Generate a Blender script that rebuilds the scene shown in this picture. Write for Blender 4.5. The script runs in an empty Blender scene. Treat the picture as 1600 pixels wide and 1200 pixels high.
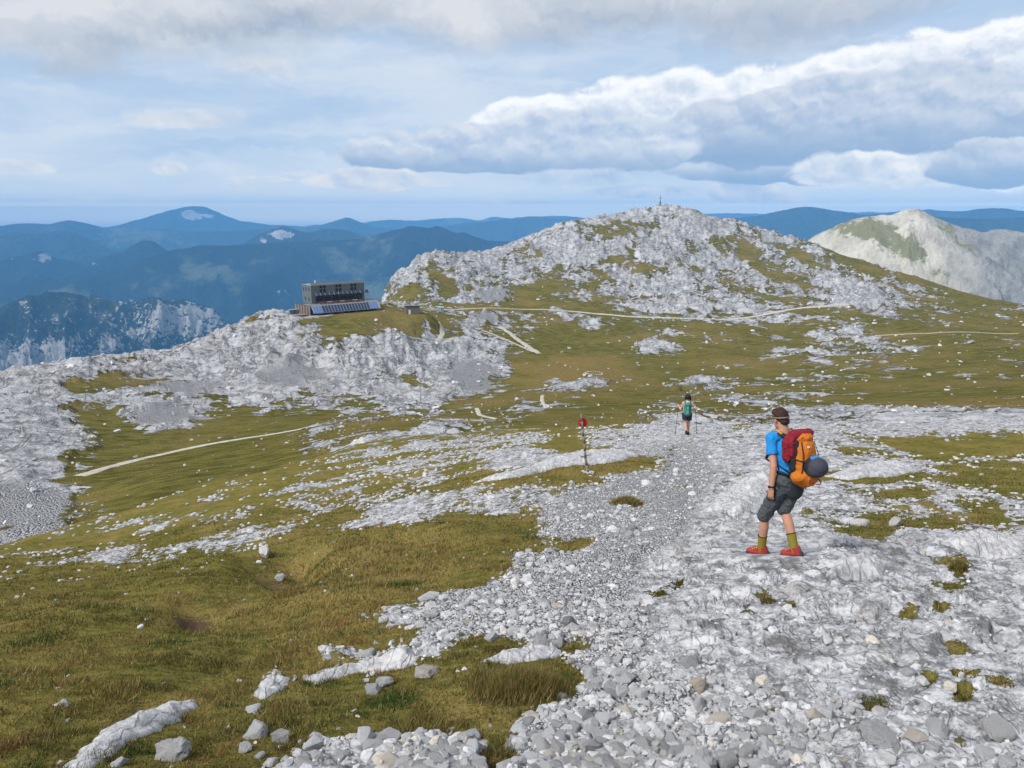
import bpy, bmesh, math, random
import numpy as np
from math import radians as RAD, sin, cos, pi
from mathutils import Vector, Matrix, Euler

S = bpy.context.scene
COL = S.collection
random.seed(7)
rng = np.random.default_rng(7)

# ------------------------------------------------------------------ camera
F, PITCH = 1202.0, math.atan(268 / 1202.0)
SP, CP = sin(PITCH), cos(PITCH)
cam = bpy.data.cameras.new('camera')
cam.sensor_fit = 'HORIZONTAL'; cam.sensor_width = 36.0
cam.lens = 36.0 * F / 1600.0
cam.clip_start = 0.1; cam.clip_end = 250000
cam_o = bpy.data.objects.new('camera', cam); COL.objects.link(cam_o)
cam_o.location = (0, 0, 0)
cam_o.rotation_euler = (pi / 2 - PITCH, 0, 0)
S.camera = cam_o

def ray(px, py):
    a = (np.asarray(px, float) - 800) / F; b = (600 - np.asarray(py, float)) / F
    return a, CP + SP * b, -SP + CP * b
def azt(px, py):
    x, y, z = ray(px, py)
    return np.arctan2(x, y), z / np.hypot(x, y)
def azel(px, py):
    a, t = azt(px, py)
    return float(np.degrees(a)), float(np.degrees(np.arctan(t)))
def project(x, y, z):
    d = y * CP - z * SP
    u = y * SP + z * CP
    d = np.maximum(d, 1e-3)
    return 800 + F * x / d, 600 - F * u / d

# ------------------------------------------------------------------ node helpers
class NT:
    def __init__(s, tree):
        s.t = tree; s.n = tree.nodes; s.l = tree.links
    def new(s, typ, **kw):
        n = s.n.new(typ)
        for k, v in kw.items(): setattr(n, k, v)
        return n
    def put(s, sock, v):
        if v is None: return
        if isinstance(v, bpy.types.NodeSocket): s.l.new(v, sock)
        elif isinstance(v, (tuple, list)) and sock.type == 'RGBA' and len(v) == 3: sock.default_value = (*v, 1)
        else: sock.default_value = v
    def m(s, op, a, b=None, c=None, clamp=False):
        n = s.new('ShaderNodeMath', operation=op, use_clamp=clamp)
        s.put(n.inputs[0], a); s.put(n.inputs[1], b)
        if c is not None: s.put(n.inputs[2], c)
        return n.outputs[0]
    def add(s, a, b): return s.m('ADD', a, b)
    def sub(s, a, b): return s.m('SUBTRACT', a, b)
    def mul(s, a, b): return s.m('MULTIPLY', a, b)
    def v(s, op, a, b=None, scale=None):
        n = s.new('ShaderNodeVectorMath', operation=op)
        s.put(n.inputs[0], a); s.put(n.inputs[1], b)
        if scale is not None: s.put(n.inputs['Scale'], scale)
        return n.outputs[1] if op in ('LENGTH', 'DOT_PRODUCT') else n.outputs[0]
    def xyz(s, x, y, z):
        n = s.new('ShaderNodeCombineXYZ'); s.put(n.inputs[0], x); s.put(n.inputs[1], y); s.put(n.inputs[2], z)
        return n.outputs[0]
    def sep(s, v):
        n = s.new('ShaderNodeSeparateXYZ'); s.put(n.inputs[0], v); return n.outputs
    dim = '3D'
    def noise(s, vec, scale=1.0, detail=4, rough=0.5, dist=0.0, typ=None):
        n = s.new('ShaderNodeTexNoise', noise_dimensions=s.dim)
        if typ: n.noise_type = typ
        s.put(n.inputs['Vector'], vec); s.put(n.inputs['Scale'], scale); s.put(n.inputs['Detail'], detail)
        s.put(n.inputs['Roughness'], rough); s.put(n.inputs['Distortion'], dist)
        return n.outputs[0]
    def vor(s, vec, scale=1.0, feature='F1', smooth=None, rand=1.0, out='Distance', detail=0.0, dim=None):
        n = s.new('ShaderNodeTexVoronoi', feature=feature, voronoi_dimensions=dim or s.dim)
        s.put(n.inputs['Vector'], vec); s.put(n.inputs['Scale'], scale); s.put(n.inputs['Randomness'], rand)
        if 'Detail' in n.inputs and feature != 'N_SPHERE_RADIUS' and detail: s.put(n.inputs['Detail'], detail)
        if smooth is not None: s.put(n.inputs['Smoothness'], smooth)
        return n.outputs[out]
    def ss(s, x, a, b, c=0.0, d=1.0):
        n = s.new('ShaderNodeMapRange', interpolation_type='SMOOTHSTEP')
        for i, k in enumerate((x, a, b, c, d)): s.put(n.inputs[i], k)
        return n.outputs[0]
    def lin(s, x, a, b, c=0.0, d=1.0):
        n = s.new('ShaderNodeMapRange')
        for i, k in enumerate((x, a, b, c, d)): s.put(n.inputs[i], k)
        return n.outputs[0]
    def mix(s, f, a, b, typ='RGBA', blend='MIX'):
        n = s.new('ShaderNodeMix', data_type=typ)
        if typ == 'RGBA': n.blend_type = blend
        ix = {'FLOAT': (0, 2, 3), 'RGBA': (0, 6, 7)}[typ]
        s.put(n.inputs[ix[0]], f); s.put(n.inputs[ix[1]], a); s.put(n.inputs[ix[2]], b)
        return n.outputs[2 if typ == 'RGBA' else 0]
    def attr(s, name, out='Fac'):
        n = s.new('ShaderNodeAttribute', attribute_name=name); return n.outputs[out]
    def bump(s, h, strength=0.5, dist=0.1, normal=None):
        n = s.new('ShaderNodeBump'); s.put(n.inputs['Height'], h)
        n.inputs['Strength'].default_value = strength; n.inputs['Distance'].default_value = dist
        if normal is not None: s.put(n.inputs['Normal'], normal)
        return n.outputs[0]

# ------------------------------------------------------------------ world
SUN_EL, SUN_AZ = 44.0, 235.0     # compass-like azimuth from +Y, clockwise: behind the camera, left
W = bpy.data.worlds.new('World'); S.world = W; W.use_nodes = True
T = NT(W.node_tree); T.dim = '2D'; W.node_tree.nodes.clear()
out = T.new('ShaderNodeOutputWorld')
skyt = T.new('ShaderNodeTexSky'); skyt.sky_type = 'NISHITA'; skyt.sun_disc = False
skyt.sun_elevation = RAD(SUN_EL); skyt.sun_rotation = RAD(SUN_AZ)
skyt.altitude = 2000; skyt.air_density = 1.0; skyt.dust_density = 0.6; skyt.ozone_density = 1.5
bg1 = T.new('ShaderNodeBackground'); bg1.inputs[1].default_value = 0.10
T.l.new(skyt.outputs[0], bg1.inputs[0])
d = T.v('NORMALIZE', T.new('ShaderNodeTexCoord').outputs['Generated'])
dx, dy, dz = T.sep(d)
U = T.mul(T.m('ARCTAN2', dx, dy), 180 / pi)                 # azimuth, degrees
Vv = T.mul(T.m('ARCSINE', dz), 180 / pi)                    # elevation, degrees
UV = T.xyz(U, Vv, 0.0)
# large deck high overhead, laid out on a flat layer
zc = T.m('MAXIMUM', dz, 0.03)
deckp = T.xyz(T.m('DIVIDE', dx, T.add(zc, 0.12)), T.m('DIVIDE', dy, T.add(zc, 0.12)), 0.3)
warp = T.mul(T.sub(T.noise(UV, 0.22, 3, 0.5), 0.5), 1.0)
#warp2 = T.sub(T.noise(T.v('ADD', UV, (31.0, 7.0, 2.0)), 0.22, 3, 0.5), 0.5)

def pix(px, py): return azel(px, py)
def cumulus_height(vec):
    a = T.sub(1.0, T.vor(vec, 0.30, 'SMOOTH_F1', 0.30))
    b = T.sub(1.0, T.vor(vec, 0.75, 'SMOOTH_F1', 0.45))
    c = T.noise(vec, 1.3, 5, 0.62)
    return T.add(T.add(T.mul(a, 0.60), T.mul(b, 0.26)), T.mul(c, 0.30))
dist = T.xyz(T.mul(T.sub(T.noise(UV, 0.8, 3, 0.55), 0.5), 1.3), T.mul(T.sub(T.noise(T.v('ADD', UV, (9., 4., 1.)), 0.8, 3, 0.55), 0.5), 1.0), 0.0)
cuv = T.v('MULTIPLY', T.v('ADD', UV, dist), (0.75, 1.15, 1.0))
h0 = cumulus_height(cuv)
h1 = cumulus_height(T.v('ADD', cuv, (0.16, 0.42, 0.0)))      # height a little further towards the light (up, right)
relief = T.sub(h0, h1)

def blob(px, py, wx, wy, hb=None):
    """soft ellipse field: 1 at its centre, 0 at its rim; hb = half height below the centre (flat base)"""
    u0, v0 = pix(px, py)
    k = 0.0455
    a = T.m('DIVIDE', T.sub(U, u0), wx * k)
    dv = T.sub(Vv, v0)
    up = T.m('DIVIDE', T.m('MAXIMUM', dv, 0.0), wy * k)
    dn = T.m('DIVIDE', T.m('MINIMUM', dv, 0.0), (hb or wy) * k)
    r = T.m('SQRT', T.add(T.add(T.mul(a, a), T.mul(up, up)), T.mul(dn, dn)))
    return T.sub(1.0, r)
def union(lst):
    r = lst[0]
    for x in lst[1:]: r = T.m('SMOOTH_MAX', r, x, 0.1)
    return r

skyc = T.new('ShaderNodeMix', data_type='RGBA')
# thin veil over the whole sky: horizon milky blue, streaks
streak = T.noise(T.v('MULTIPLY', T.v('ADD', UV, dist), (0.05, 0.32, 1.0)), 1.0, 6, 0.6, 0.4)
streak2 = T.noise(T.v('MULTIPLY', UV, (0.10, 0.55, 1.0)), 1.0, 5, 0.6, 0.8)
veil = T.ss(streak, 0.30, 0.72)
veil_col = T.mix(veil, (0.50, 0.66, 0.88), (0.74, 0.83, 0.94))
veil_col = T.mix(T.mul(T.ss(streak2, 0.50, 0.75), 0.30), veil_col, (0.86, 0.89, 0.94))
veil_col = T.mix(T.ss(Vv, 4.0, -0.5, 0.0, 0.8), veil_col, (0.80, 0.88, 0.97))
cur = veil_col
def over(cur, alpha, col): return T.mix(alpha, cur, col)

# --- upper grey deck (top of the frame and all above it)
dn = T.noise(T.v('MULTIPLY', T.v('ADD', UV, T.v('SCALE', dist, scale=1.6)), (0.075, 0.19, 1.0)), 1.0, 5, 0.58, 0.25)
edge_l = T.ss(U, -34.0, -8.0, 8.4, 11.3)                       # lower rim of the deck, higher in the middle
edge = T.add(edge_l, T.ss(U, -2.0, 9.0, 0.0, -0.5))
edge = T.add(edge, T.ss(U, 18.0, 33.0, 0.0, 1.9))
hd = T.add(T.sub(Vv, edge), T.mul(T.sub(dn, 0.5), 5.5))
deck_a = T.ss(hd, -1.0, 1.5)
dn2 = T.noise(T.v('MULTIPLY', T.v('ADD', UV, T.v('SCALE', dist, scale=2.0)), (0.10, 0.22, 1.0)), 1.0, 5, 0.6, 0.4)
dshade = T.add(T.ss(hd, -0.3, 3.4, 0.0, 0.48), T.mul(T.sub(dn2, 0.34), 1.9))
deck_c = T.mix(T.m('MAXIMUM', T.m('MINIMUM', dshade, 1.0), 0.0), (0.42, 0.50, 0.62), (0.84, 0.855, 0.88))
over_head = T.noise(deckp, 0.5, 6, 0.55)
deck_c = T.mix(T.ss(Vv, 14.0, 24.0), deck_c, T.mix(T.ss(over_head, 0.35, 0.65), (0.55, 0.59, 0.66), (0.82, 0.84, 0.88)))

DECK = (deck_a, deck_c)
# --- great cumulus bank on the right
bank_far = union([blob(900, 205, 170, 62, 40), blob(1050, 190, 150, 76, 60), blob(1210, 180, 170, 72, 80), blob(1350, 160, 150, 80, 90), blob(1490, 140, 150, 78, 110), blob(1640, 130, 190, 84, 130), blob(1800, 130, 250, 100, 130)])
bf = T.add(bank_far, T.mul(T.sub(h0, 0.62), 0.50))
fa = T.ss(bf, 0.0, 0.13)
fl = T.add(T.ss(bf, 0.08, 0.40, 1.05, 0.66), T.mul(relief, 2.2))
fc = T.mix(T.m('MAXIMUM', T.m('MINIMUM', fl, 1.0), 0.0), (0.47, 0.59, 0.78), (1.12, 1.12, 1.12))
cur = over(cur, fa, fc)
def cloud(cur, shapes, amp=0.5, soft=0.10, dark=(0.50, 0.61, 0.79), light=(0.93, 0.94, 0.97), base=None, rel=2.1, topglow=0.25, off=0.0, basecol=(0.24, 0.39, 0.63)):
    f = union([blob(*s) for s in shapes])
    f = T.add(f, T.mul(T.sub(h0, 0.62), amp))
    a = T.ss(f, off, off + soft)
    lum = T.add(T.add(0.44, T.mul(relief, rel * 1.15)), T.ss(f, off, off + 0.5, topglow, 0.0))
    if base:
        u0, vb = pix(*base[:2]); vt = pix(base[0], base[2])[1]
        sh = T.ss(T.add(Vv, T.mul(warp, 0.8)), vb, vt, 0.0, 1.0)
        lum = T.mul(lum, T.lin(sh, 0, 1, 0.45, 1.12))
    lum = T.m('MAXIMUM', T.m('MINIMUM', lum, 1.0), 0.0)
    c = T.mix(lum, dark, light)
    if base:
        c = T.mix(T.mul(T.sub(1.0, sh), 0.8), c, basecol)
    return over(cur, a, c)
# low bright banks close to the horizon
cur = cloud(cur, [(1150, 303, 75, 26, 22), (1190, 312, 60, 18, 12)], 0.9, 0.3, light=(0.95, 0.91, 0.90), dark=(0.50, 0.62, 0.82))
cur = cloud(cur, [(1180, 262, 130, 48, 26), (1290, 275, 80, 24, 16)], 0.7, 0.15, dark=(0.42, 0.55, 0.76), light=(0.88, 0.91, 0.96), base=(1180, 288, 250))
# near shaded billows of the bank, flat blue base
cur = cloud(cur, [(1180, 215, 160, 62, 44), (1290, 190, 130, 62, 60), (1440, 190, 190, 82, 62), (1590, 215, 180, 90, 60), (1400, 235, 330, 40, 22)],
            0.55, 0.14, dark=(0.44, 0.55, 0.74), light=(0.80, 0.84, 0.91), base=(1350, 258, 160), topglow=.05)
cur = cloud(cur, [(1400, 270, 150, 30, 20), (1320, 274, 80, 24, 18)], 1.0, 0.30, light=(1.02, 1.01, 1.0), dark=(0.60, 0.69, 0.84), topglow=0.35, rel=2.6, off=-.08)
cur = cloud(cur, [(1560, 262, 90, 40, 26)], 0.6, 0.12, dark=(0.40, 0.51, 0.71), light=(0.74, 0.79, 0.88), base=(1560, 288, 240))
cur = cloud(cur, [(760, 246, 235, 52, 26), (900, 232, 150, 60, 36), (640, 243, 110, 26, 18), (990, 225, 110, 50, 40)],
            0.50, 0.14, dark=(0.46, 0.58, 0.79), light=(0.84, 0.88, 0.94), base=(780, 280, 222))
cur = cloud(cur, [(575, 284, 95, 20, 15)], 0.7, 0.22, off=-.06, light=(0.98, 0.95, 0.93), dark=(0.62, 0.71, 0.86), topglow=0.4)
cur = cloud(cur, [(900, 282, 90, 20, 12), (1010, 300, 120, 14, 10)], 0.8, 0.35, light=(0.80, 0.85, 0.93), dark=(0.48, 0.62, 0.84))
cur = cloud(cur, [(28, 263, 52, 15, 9), (262, 264, 22, 12, 9), (377, 290, 28, 8, 8), (95, 322, 26, 8, 6), (148, 314, 20, 6, 5), (685, 287, 20, 8, 6), (402, 280, 50, 5, 4), (470, 271, 26, 5, 4), (810, 318, 60, 9, 7)],
            0.9, 0.40, off=-0.10, light=(0.96, 0.95, 0.95), dark=(0.62, 0.72, 0.87), topglow=0.3)
cur = cloud(cur, [(290, 190, 110, 24, 14), (400, 104, 70, 26, 18)], 0.9, 0.6, light=(0.92, 0.93, 0.95), dark=(0.66, 0.73, 0.84))
cur = over(cur, *DECK)
cur = T.mix(T.ss(Vv, 0.75, 0.28, 0.0, 1.0), cur, (1.75, 1.55, 1.15))
# below the horizon: distance haze
cur = T.mix(T.ss(Vv, -0.2, -1.5), cur, (0.30, 0.42, 0.60))
bg2 = T.new('ShaderNodeBackground'); bg2.inputs[1].default_value = 0.86
T.put(bg2.inputs[0], cur)
mx = T.new('ShaderNodeMixShader'); mx.inputs[0].default_value = 0.90
T.l.new(bg1.outputs[0], mx.inputs[1]); T.l.new(bg2.outputs[0], mx.inputs[2]); T.l.new(mx.outputs[0], out.inputs[0])
W.cycles.sampling_method = 'NONE'

# ------------------------------------------------------------------ sun, colour management
sd = bpy.data.lights.new('sun', 'SUN'); sd.energy = 3.8; sd.angle = RAD(17); sd.color = (1.0, 0.96, 0.90)
so = bpy.data.objects.new('sun', sd); COL.objects.link(so)
sv = Vector((sin(RAD(SUN_AZ)) * cos(RAD(SUN_EL)), cos(RAD(SUN_AZ)) * cos(RAD(SUN_EL)), sin(RAD(SUN_EL))))
so.rotation_euler = sv.to_track_quat('Z', 'Y').to_euler(); so.location = (-30, -30, 60)
S.view_settings.view_transform = 'Standard'; S.view_settings.look = 'None'
S.view_settings.exposure = 0.16; S.view_settings.gamma = 1.0; S.view_settings.use_curve_mapping = False
S.cycles.use_denoising = True; S.cycles.use_adaptive_sampling = True; S.cycles.adaptive_threshold = 0.03
S.cycles.max_bounces = 4; S.cycles.diffuse_bounces = 2; S.cycles.volume_bounces = 1; S.cycles.transparent_max_bounces = 6

# ------------------------------------------------------------------ numeric noise
_ang = np.random.default_rng(3).random(65536) * 2 * pi
_gx, _gy = np.cos(_ang), np.sin(_ang)
def pn(x, y, seed=0):
    xi = np.floor(x).astype(np.int64); yi = np.floor(y).astype(np.int64)
    fx = x - xi; fy = y - yi
    u = fx * fx * fx * (fx * (fx * 6 - 15) + 10); v = fy * fy * fy * (fy * (fy * 6 - 15) + 10)
    def g(ix, iy, ax, ay):
        h = (ix * 73856093 ^ iy * 19349663 ^ (seed * 83492791)); h = (h ^ (h >> 13)) & 65535
        return _gx[h] * ax + _gy[h] * ay
    a = g(xi, yi, fx, fy); b = g(xi + 1, yi, fx - 1, fy)
    c = g(xi, yi + 1, fx, fy - 1); e = g(xi + 1, yi + 1, fx - 1, fy - 1)
    return (a + (b - a) * u) * (1 - v) + (c + (e - c) * u) * v
def fbm(x, y, oct=5, seed=0, lac=2.03, gain=0.5):
    s = 0; a = 1; n = 0
    for i in range(oct):
        s = s + a * pn(x, y, seed + i); n += a; a *= gain; x = x * lac + 17.1; y = y * lac - 9.3
    return s / n * 1.6
def ridged(x, y, oct=5, seed=0, gain=0.5):
    s = 0; a = 1; n = 0
    for i in range(oct):
        r = 1 - np.abs(pn(x, y, seed + i)) * 2.2
        s = s + a * r * r; n += a; a *= gain; x = x * 2.05 + 5.2; y = y * 2.05 + 3.7
    return s / n
def sm(x, a, b):
    t = np.clip((x - a) / (b - a), 0, 1); return t * t * (3 - 2 * t)

def cells(x, y, seed=0):
    """value of the nearest jittered cell and the distance gap to the second: broken blocks"""
    xi = np.floor(x).astype(np.int64); yi = np.floor(y).astype(np.int64); b1 = np.full(x.shape, 9.0); b2 = b1.copy(); v = np.zeros(x.shape)
    for i in (-1, 0, 1):
        for j in (-1, 0, 1):
            cx, cy = xi + i, yi + j; h = (cx * 73856093 ^ cy * 19349663 ^ (seed * 83492791)); h = (h ^ (h >> 13)) & 65535
            d_ = np.hypot(cx + .5 + _gx[h] * .45 - x, cy + .5 + _gy[h] * .45 - y); nw = d_ < b1
            b2 = np.where(nw, b1, np.minimum(b2, d_)); v = np.where(nw, _ang[(h * 31 + 7) & 65535] / pi - 1, v); b1 = np.where(nw, d_, b1)
    return v, b2 - b1
# ------------------------------------------------------------------ mesh helpers
def raw_mesh(name, V, faces, smooth=True, mats=()):
    V = np.asarray(V, np.float32); faces = np.asarray(faces, np.int32)
    me = bpy.data.meshes.new(name)
    k = faces.shape[1]
    me.vertices.add(len(V)); me.vertices.foreach_set('co', V.ravel())
    me.loops.add(faces.size); me.loops.foreach_set('vertex_index', faces.ravel())
    me.polygons.add(len(faces)); me.polygons.foreach_set('loop_start', np.arange(0, faces.size, k, dtype=np.int32))
    me.polygons.foreach_set('loop_total', np.full(len(faces), k, np.int32))
    me.polygons.foreach_set('use_smooth', np.full(len(faces), smooth, bool))
    me.update(calc_edges=True)
    for m in mats: me.materials.append(m)
    return me
def attr_f(me, name, vals):
    a = me.attributes.new(name, 'FLOAT', 'POINT'); a.data.foreach_set('value', np.asarray(vals, np.float32).ravel())
def attr_c(me, name, vals):
    a = me.attributes.new(name, 'FLOAT_COLOR', 'POINT')
    c = np.ones((len(vals), 4), np.float32); c[:, :3] = vals; a.data.foreach_set('color', c.ravel())
def link(name, me, parent=None, loc=None):
    o = bpy.data.objects.new(name, me); COL.objects.link(o)
    if parent is not None: o.parent = parent
    if loc is not None: o.location = loc
    return o
def tag(o, label=None, cat=None, group=None, kind=None):
    if label: o['label'] = label
    if cat: o['category'] = cat
    if group: o['group'] = group
    if kind: o['kind'] = kind
    return o
def empty(name, loc, rz=0.0, label=None, cat=None, group=None):
    o = bpy.data.objects.new(name, None); COL.objects.link(o); o.empty_display_size = 0.2
    o.location = loc; o.rotation_euler = (0, 0, rz)
    return tag(o, label, cat, group)
def grid_faces(nr, nc):
    i = np.arange(nr * nc).reshape(nr, nc)
    return np.stack([i[:-1, :-1], i[:-1, 1:], i[1:, 1:], i[1:, :-1]], -1).reshape(-1, 4)

# ------------------------------------------------------------------ materials
def mat(name):
    m = bpy.data.materials.new(name); m.use_nodes = True
    m.node_tree.nodes.clear()
    t = NT(m.node_tree); o = t.new('ShaderNodeOutputMaterial'); b = t.new('ShaderNodeBsdfPrincipled')
    b.inputs['Specular IOR Level'].default_value = 0.25
    t.l.new(b.outputs[0], o.inputs[0])
    return m, t, b
def plain(name, col, rough=0.8, var=0.15, scale=30.0, bump=0.0, metal=0.0, spec=0.3):
    m, t, b = mat(name)
    p = t.new('ShaderNodeTexCoord').outputs['Object']
    n = t.noise(p, scale, 5, 0.6)
    t.put(b.inputs['Base Color'], t.mix(n, tuple(c * (1 - var) for c in col), tuple(min(1, c * (1 + var)) for c in col)))
    b.inputs['Roughness'].default_value = rough; b.inputs['Metallic'].default_value = metal
    b.inputs['Specular IOR Level'].default_value = spec
    if bump: t.put(b.inputs['Normal'], t.bump(n, bump, 0.3 / scale))
    return m

def new_noisevec(t, P, sc, det=2):
    n = t.new('ShaderNodeTexNoise'); t.put(n.inputs['Vector'], P); n.inputs['Scale'].default_value = sc; n.inputs['Detail'].default_value = det
    return t.v('SUBTRACT', n.outputs['Color'], (0.5, 0.5, 0.5))

def terrain_mat(name, s, bump_d, gr=None, gap=.85, glo=.26):
    """karst limestone, loose gravel and alpine turf; P in metres, s = size of the features; point data: rock, dry, loose, va, vb"""
    m, t, b = mat(name)
    P = t.new('ShaderNodeTexCoord').outputs['Object']
    rock = t.attr('rock'); dry = t.attr('dry'); loose = t.attr('loose'); va = t.attr('va'); vb = t.attr('vb')
    bed = t.new('ShaderNodeMapping'); bed.inputs['Rotation'].default_value = (0.25, 0.1, 0.55); bed.inputs['Scale'].default_value = (0.62, 1.5, 1.3); t.put(bed.inputs['Vector'], P)
    nA = t.noise(bed.outputs[0], 3.4 / s, 6, 0.66); nB = t.noise(P, 19.0 / s, 4, 0.7)
    # bedrock
    rot = t.new('ShaderNodeMapping'); rot.inputs['Rotation'].default_value = (0, 0, 0.9); rot.inputs['Scale'].default_value = (1.0, 0.30, 1.0)
    t.put(rot.inputs['Vector'], t.v('ADD', P, t.v('SCALE', new_noisevec(t, P, 1.1 / s), scale=0.9 * s)))
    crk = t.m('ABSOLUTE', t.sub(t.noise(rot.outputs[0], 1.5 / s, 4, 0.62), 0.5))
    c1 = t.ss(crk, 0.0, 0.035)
    tone = t.add(t.add(t.mul(nA, 0.62), t.mul(nB, 0.38)), t.mul(vb, -0.16))
    rc = t.mix(t.ss(tone, 0.37, 0.62), tuple((.185 if s > 5 else .165) * k for k in (1, 1.035, 1.13)), tuple((.50 if s > 5 else .56) * k for k in (1, 1.018, 1.075)))
    rc = t.mix(t.ss(va, 0.0, 0.6, 0.0, 0.45), rc, (0.36, 0.345, 0.325))
    rc = t.mix(t.mul(t.ss(t.add(vb, t.mul(t.sub(nB, .5), .8)), 0.22, 0.48), 0.6), rc, (0.145, 0.142, 0.135))
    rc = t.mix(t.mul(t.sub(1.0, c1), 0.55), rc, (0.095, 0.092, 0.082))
    rh = t.add(t.mul(c1, 0.22), t.add(t.mul(nA, 0.9), t.mul(nB, 0.28)))
    # loose gravel: small stones each with its own grey
    vs = gr
    pp = t.v('ADD', P, t.v('SCALE', new_noisevec(t, P, vs * 0.6, 1), scale=0.7 / vs))
    vd = t.vor(pp, vs, 'F1', dim='2D'); vr = t.sep(vd.node.outputs['Color'])[0]
    gc = t.mix(vr, (glo, glo * 1.03, glo * 1.11), (0.58, 0.592, 0.625))
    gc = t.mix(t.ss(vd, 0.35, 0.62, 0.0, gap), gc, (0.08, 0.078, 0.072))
    gc = t.mix(t.ss(nA, 0.5, 0.3, 0, 0.25), gc, (0.18, 0.18, 0.19)); gc = t.mix(t.ss(nA, 0.55, 0.75, 0, 0.4), gc, (0.245, 0.225, 0.195))
    gh = t.add(t.mul(t.sub(1.0, vd), 0.8), t.mul(vr, 0.3))
    lf = t.ss(t.add(loose, t.mul(t.sub(nA, 0.5), 0.7)), 0.40, 0.60)
    rc = t.mix(lf, rc, gc); rh = t.mix(lf, rh, gh, 'FLOAT')
    # turf
    g = t.mix(t.ss(nA, 0.34, 0.66), (0.074, 0.072, 0.019), (0.182, 0.163, 0.046))
    br = t.mix(t.ss(nB, 0.35, 0.65), (0.135, 0.100, 0.032), (0.275, 0.212, 0.078))
    k = t.add(t.add(t.mul(va, 1.1), t.mul(t.sub(nB, 0.5), 1.1)), t.add(t.mul(vb, 0.7), dry))
    tc = t.mix(t.ss(k, -0.25, 0.95), g, br)
    tc = t.mix(t.ss(t.add(t.mul(nA, .5), t.mul(nB, .5)), 0.56, 0.68, 0, 0.55), tc, (0.045, 0.036, 0.02))
    tc = t.mix(t.ss(t.add(t.attr('soil'), t.add(t.mul(t.sub(nB, .5), 1.6), t.mul(t.sub(nA, .5), 1.3))), .42, .55), tc, t.mix(nB, (.040, .024, .016), (.12, .085, .06)))
    # ragged limit between rock and turf
    e = t.add(rock, t.add(t.mul(t.sub(nA, 0.5), 0.95), t.mul(t.sub(nB, 0.5), 0.55)))
    f = t.ss(e, 0.46, 0.54)
    t.put(b.inputs['Base Color'], t.mix(f, tc, rc))
    b.inputs['Roughness'].default_value = 0.95; b.inputs['Specular IOR Level'].default_value = 0.0
    h = t.add(t.mix(f, t.mul(t.add(nA, nB), 0.45), rh, 'FLOAT'), t.mul(f, 0.4))
    t.put(b.inputs['Normal'], t.bump(h, 0.9, bump_d))
    return m
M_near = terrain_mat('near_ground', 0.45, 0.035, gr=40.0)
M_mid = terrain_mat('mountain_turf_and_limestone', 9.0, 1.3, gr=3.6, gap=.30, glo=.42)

# ------------------------------------------------------------------ coverage map read off the place (rows every 30 px from y=335)
COVER = """
88888888888888888888888877777777
88888888888888888876899876675555
88888888888899889986887666433333
88888888888897778888889865532222
88888888888655671368998885763111
88888888633322221123587655521322
88888888764653443112312223521112
88888888999996742002511134353111
98888888999989960000001123332122
87757787888999621441166334211112
98437754646474234322322221111221
99533211221113332233786578789899
89621110012434446279988887533433
87410111012343467743799899665333
84111001133234322149998998755643
86311121121465443699989998766544
74123234211353112799999984647466
21121232211000012769999997778787
11243200100000026899999999888689
00000000000000047899999999998889
00000000000125788999999999999999
00000000000478999999999999999999
00000000000036768899999999999999
00000000026565558599999999999999
00000000542413001389999999999999
00000000210000001699999999999999
00010000000000005899999999999999
11110002321123317999999999999999
21111111257999846999999999999999
21111112479999869999999999999999
""".split()
CM = np.array([[int((r + '9' * 32)[i]) for i in range(32)] for r in COVER], float) / 9.0
def cover(px, py):
    u = np.clip((px - 25) / 50, 0, 30.999); v = np.clip((py - 335) / 30, 0, len(CM) - 1.001)
    i = u.astype(int); j = v.astype(int); a = u - i; b = v - j
    a = a * a * (3 - 2 * a); b = b * b * (3 - 2 * b)
    return (CM[j, i] * (1 - a) + CM[j, i + 1] * a) * (1 - b) + (CM[j + 1, i] * (1 - a) + CM[j + 1, i + 1] * a) * b
def gauss(px, py, cx, cy, rx, ry, ang=0.0):
    c, s_ = cos(ang), sin(ang); dx = px - cx; dy = py - cy
    return np.exp(-(((dx * c + dy * s_) / rx) ** 2 + ((-dx * s_ + dy * c) / ry) ** 2))

# ------------------------------------------------------------------ thin plate spline of t = z/R over (azimuth, ln R)
class TPS:
    def __init__(s, pts, lam=2e-4, ls=0.55, k=1.0):
        P = np.array(pts, float); P[:, 2] *= k
        a, t = azt(P[:, 0], P[:, 1]); s.ls = ls
        X = np.stack([a, np.log(P[:, 2]) * ls], 1); s.X = X
        n = len(X); D = s.kern(X, X) + lam * np.eye(n)
        A = np.zeros((n + 3, n + 3)); A[:n, :n] = D; A[:n, n] = 1; A[:n, n + 1:] = X; A[n, :n] = 1; A[n + 1:, :n] = X.T
        s.w = np.linalg.solve(A, np.concatenate([t, [0, 0, 0]])); s.n = n
    @staticmethod
    def kern(A, B):
        d2 = ((A[:, None, :] - B[None]) ** 2).sum(-1) + 1e-12
        return 0.5 * d2 * np.log(d2)
    def __call__(s, a, lr):
        sh = a.shape; X = np.stack([a.ravel(), lr.ravel() * s.ls], 1); o = np.empty(len(X))
        for i in range(0, len(X), 40000):
            q = X[i:i + 40000]; o[i:i + 40000] = s.kern(q, s.X) @ s.w[:s.n] + s.w[s.n] + q @ s.w[s.n + 1:]
        return o.reshape(sh)

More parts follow.
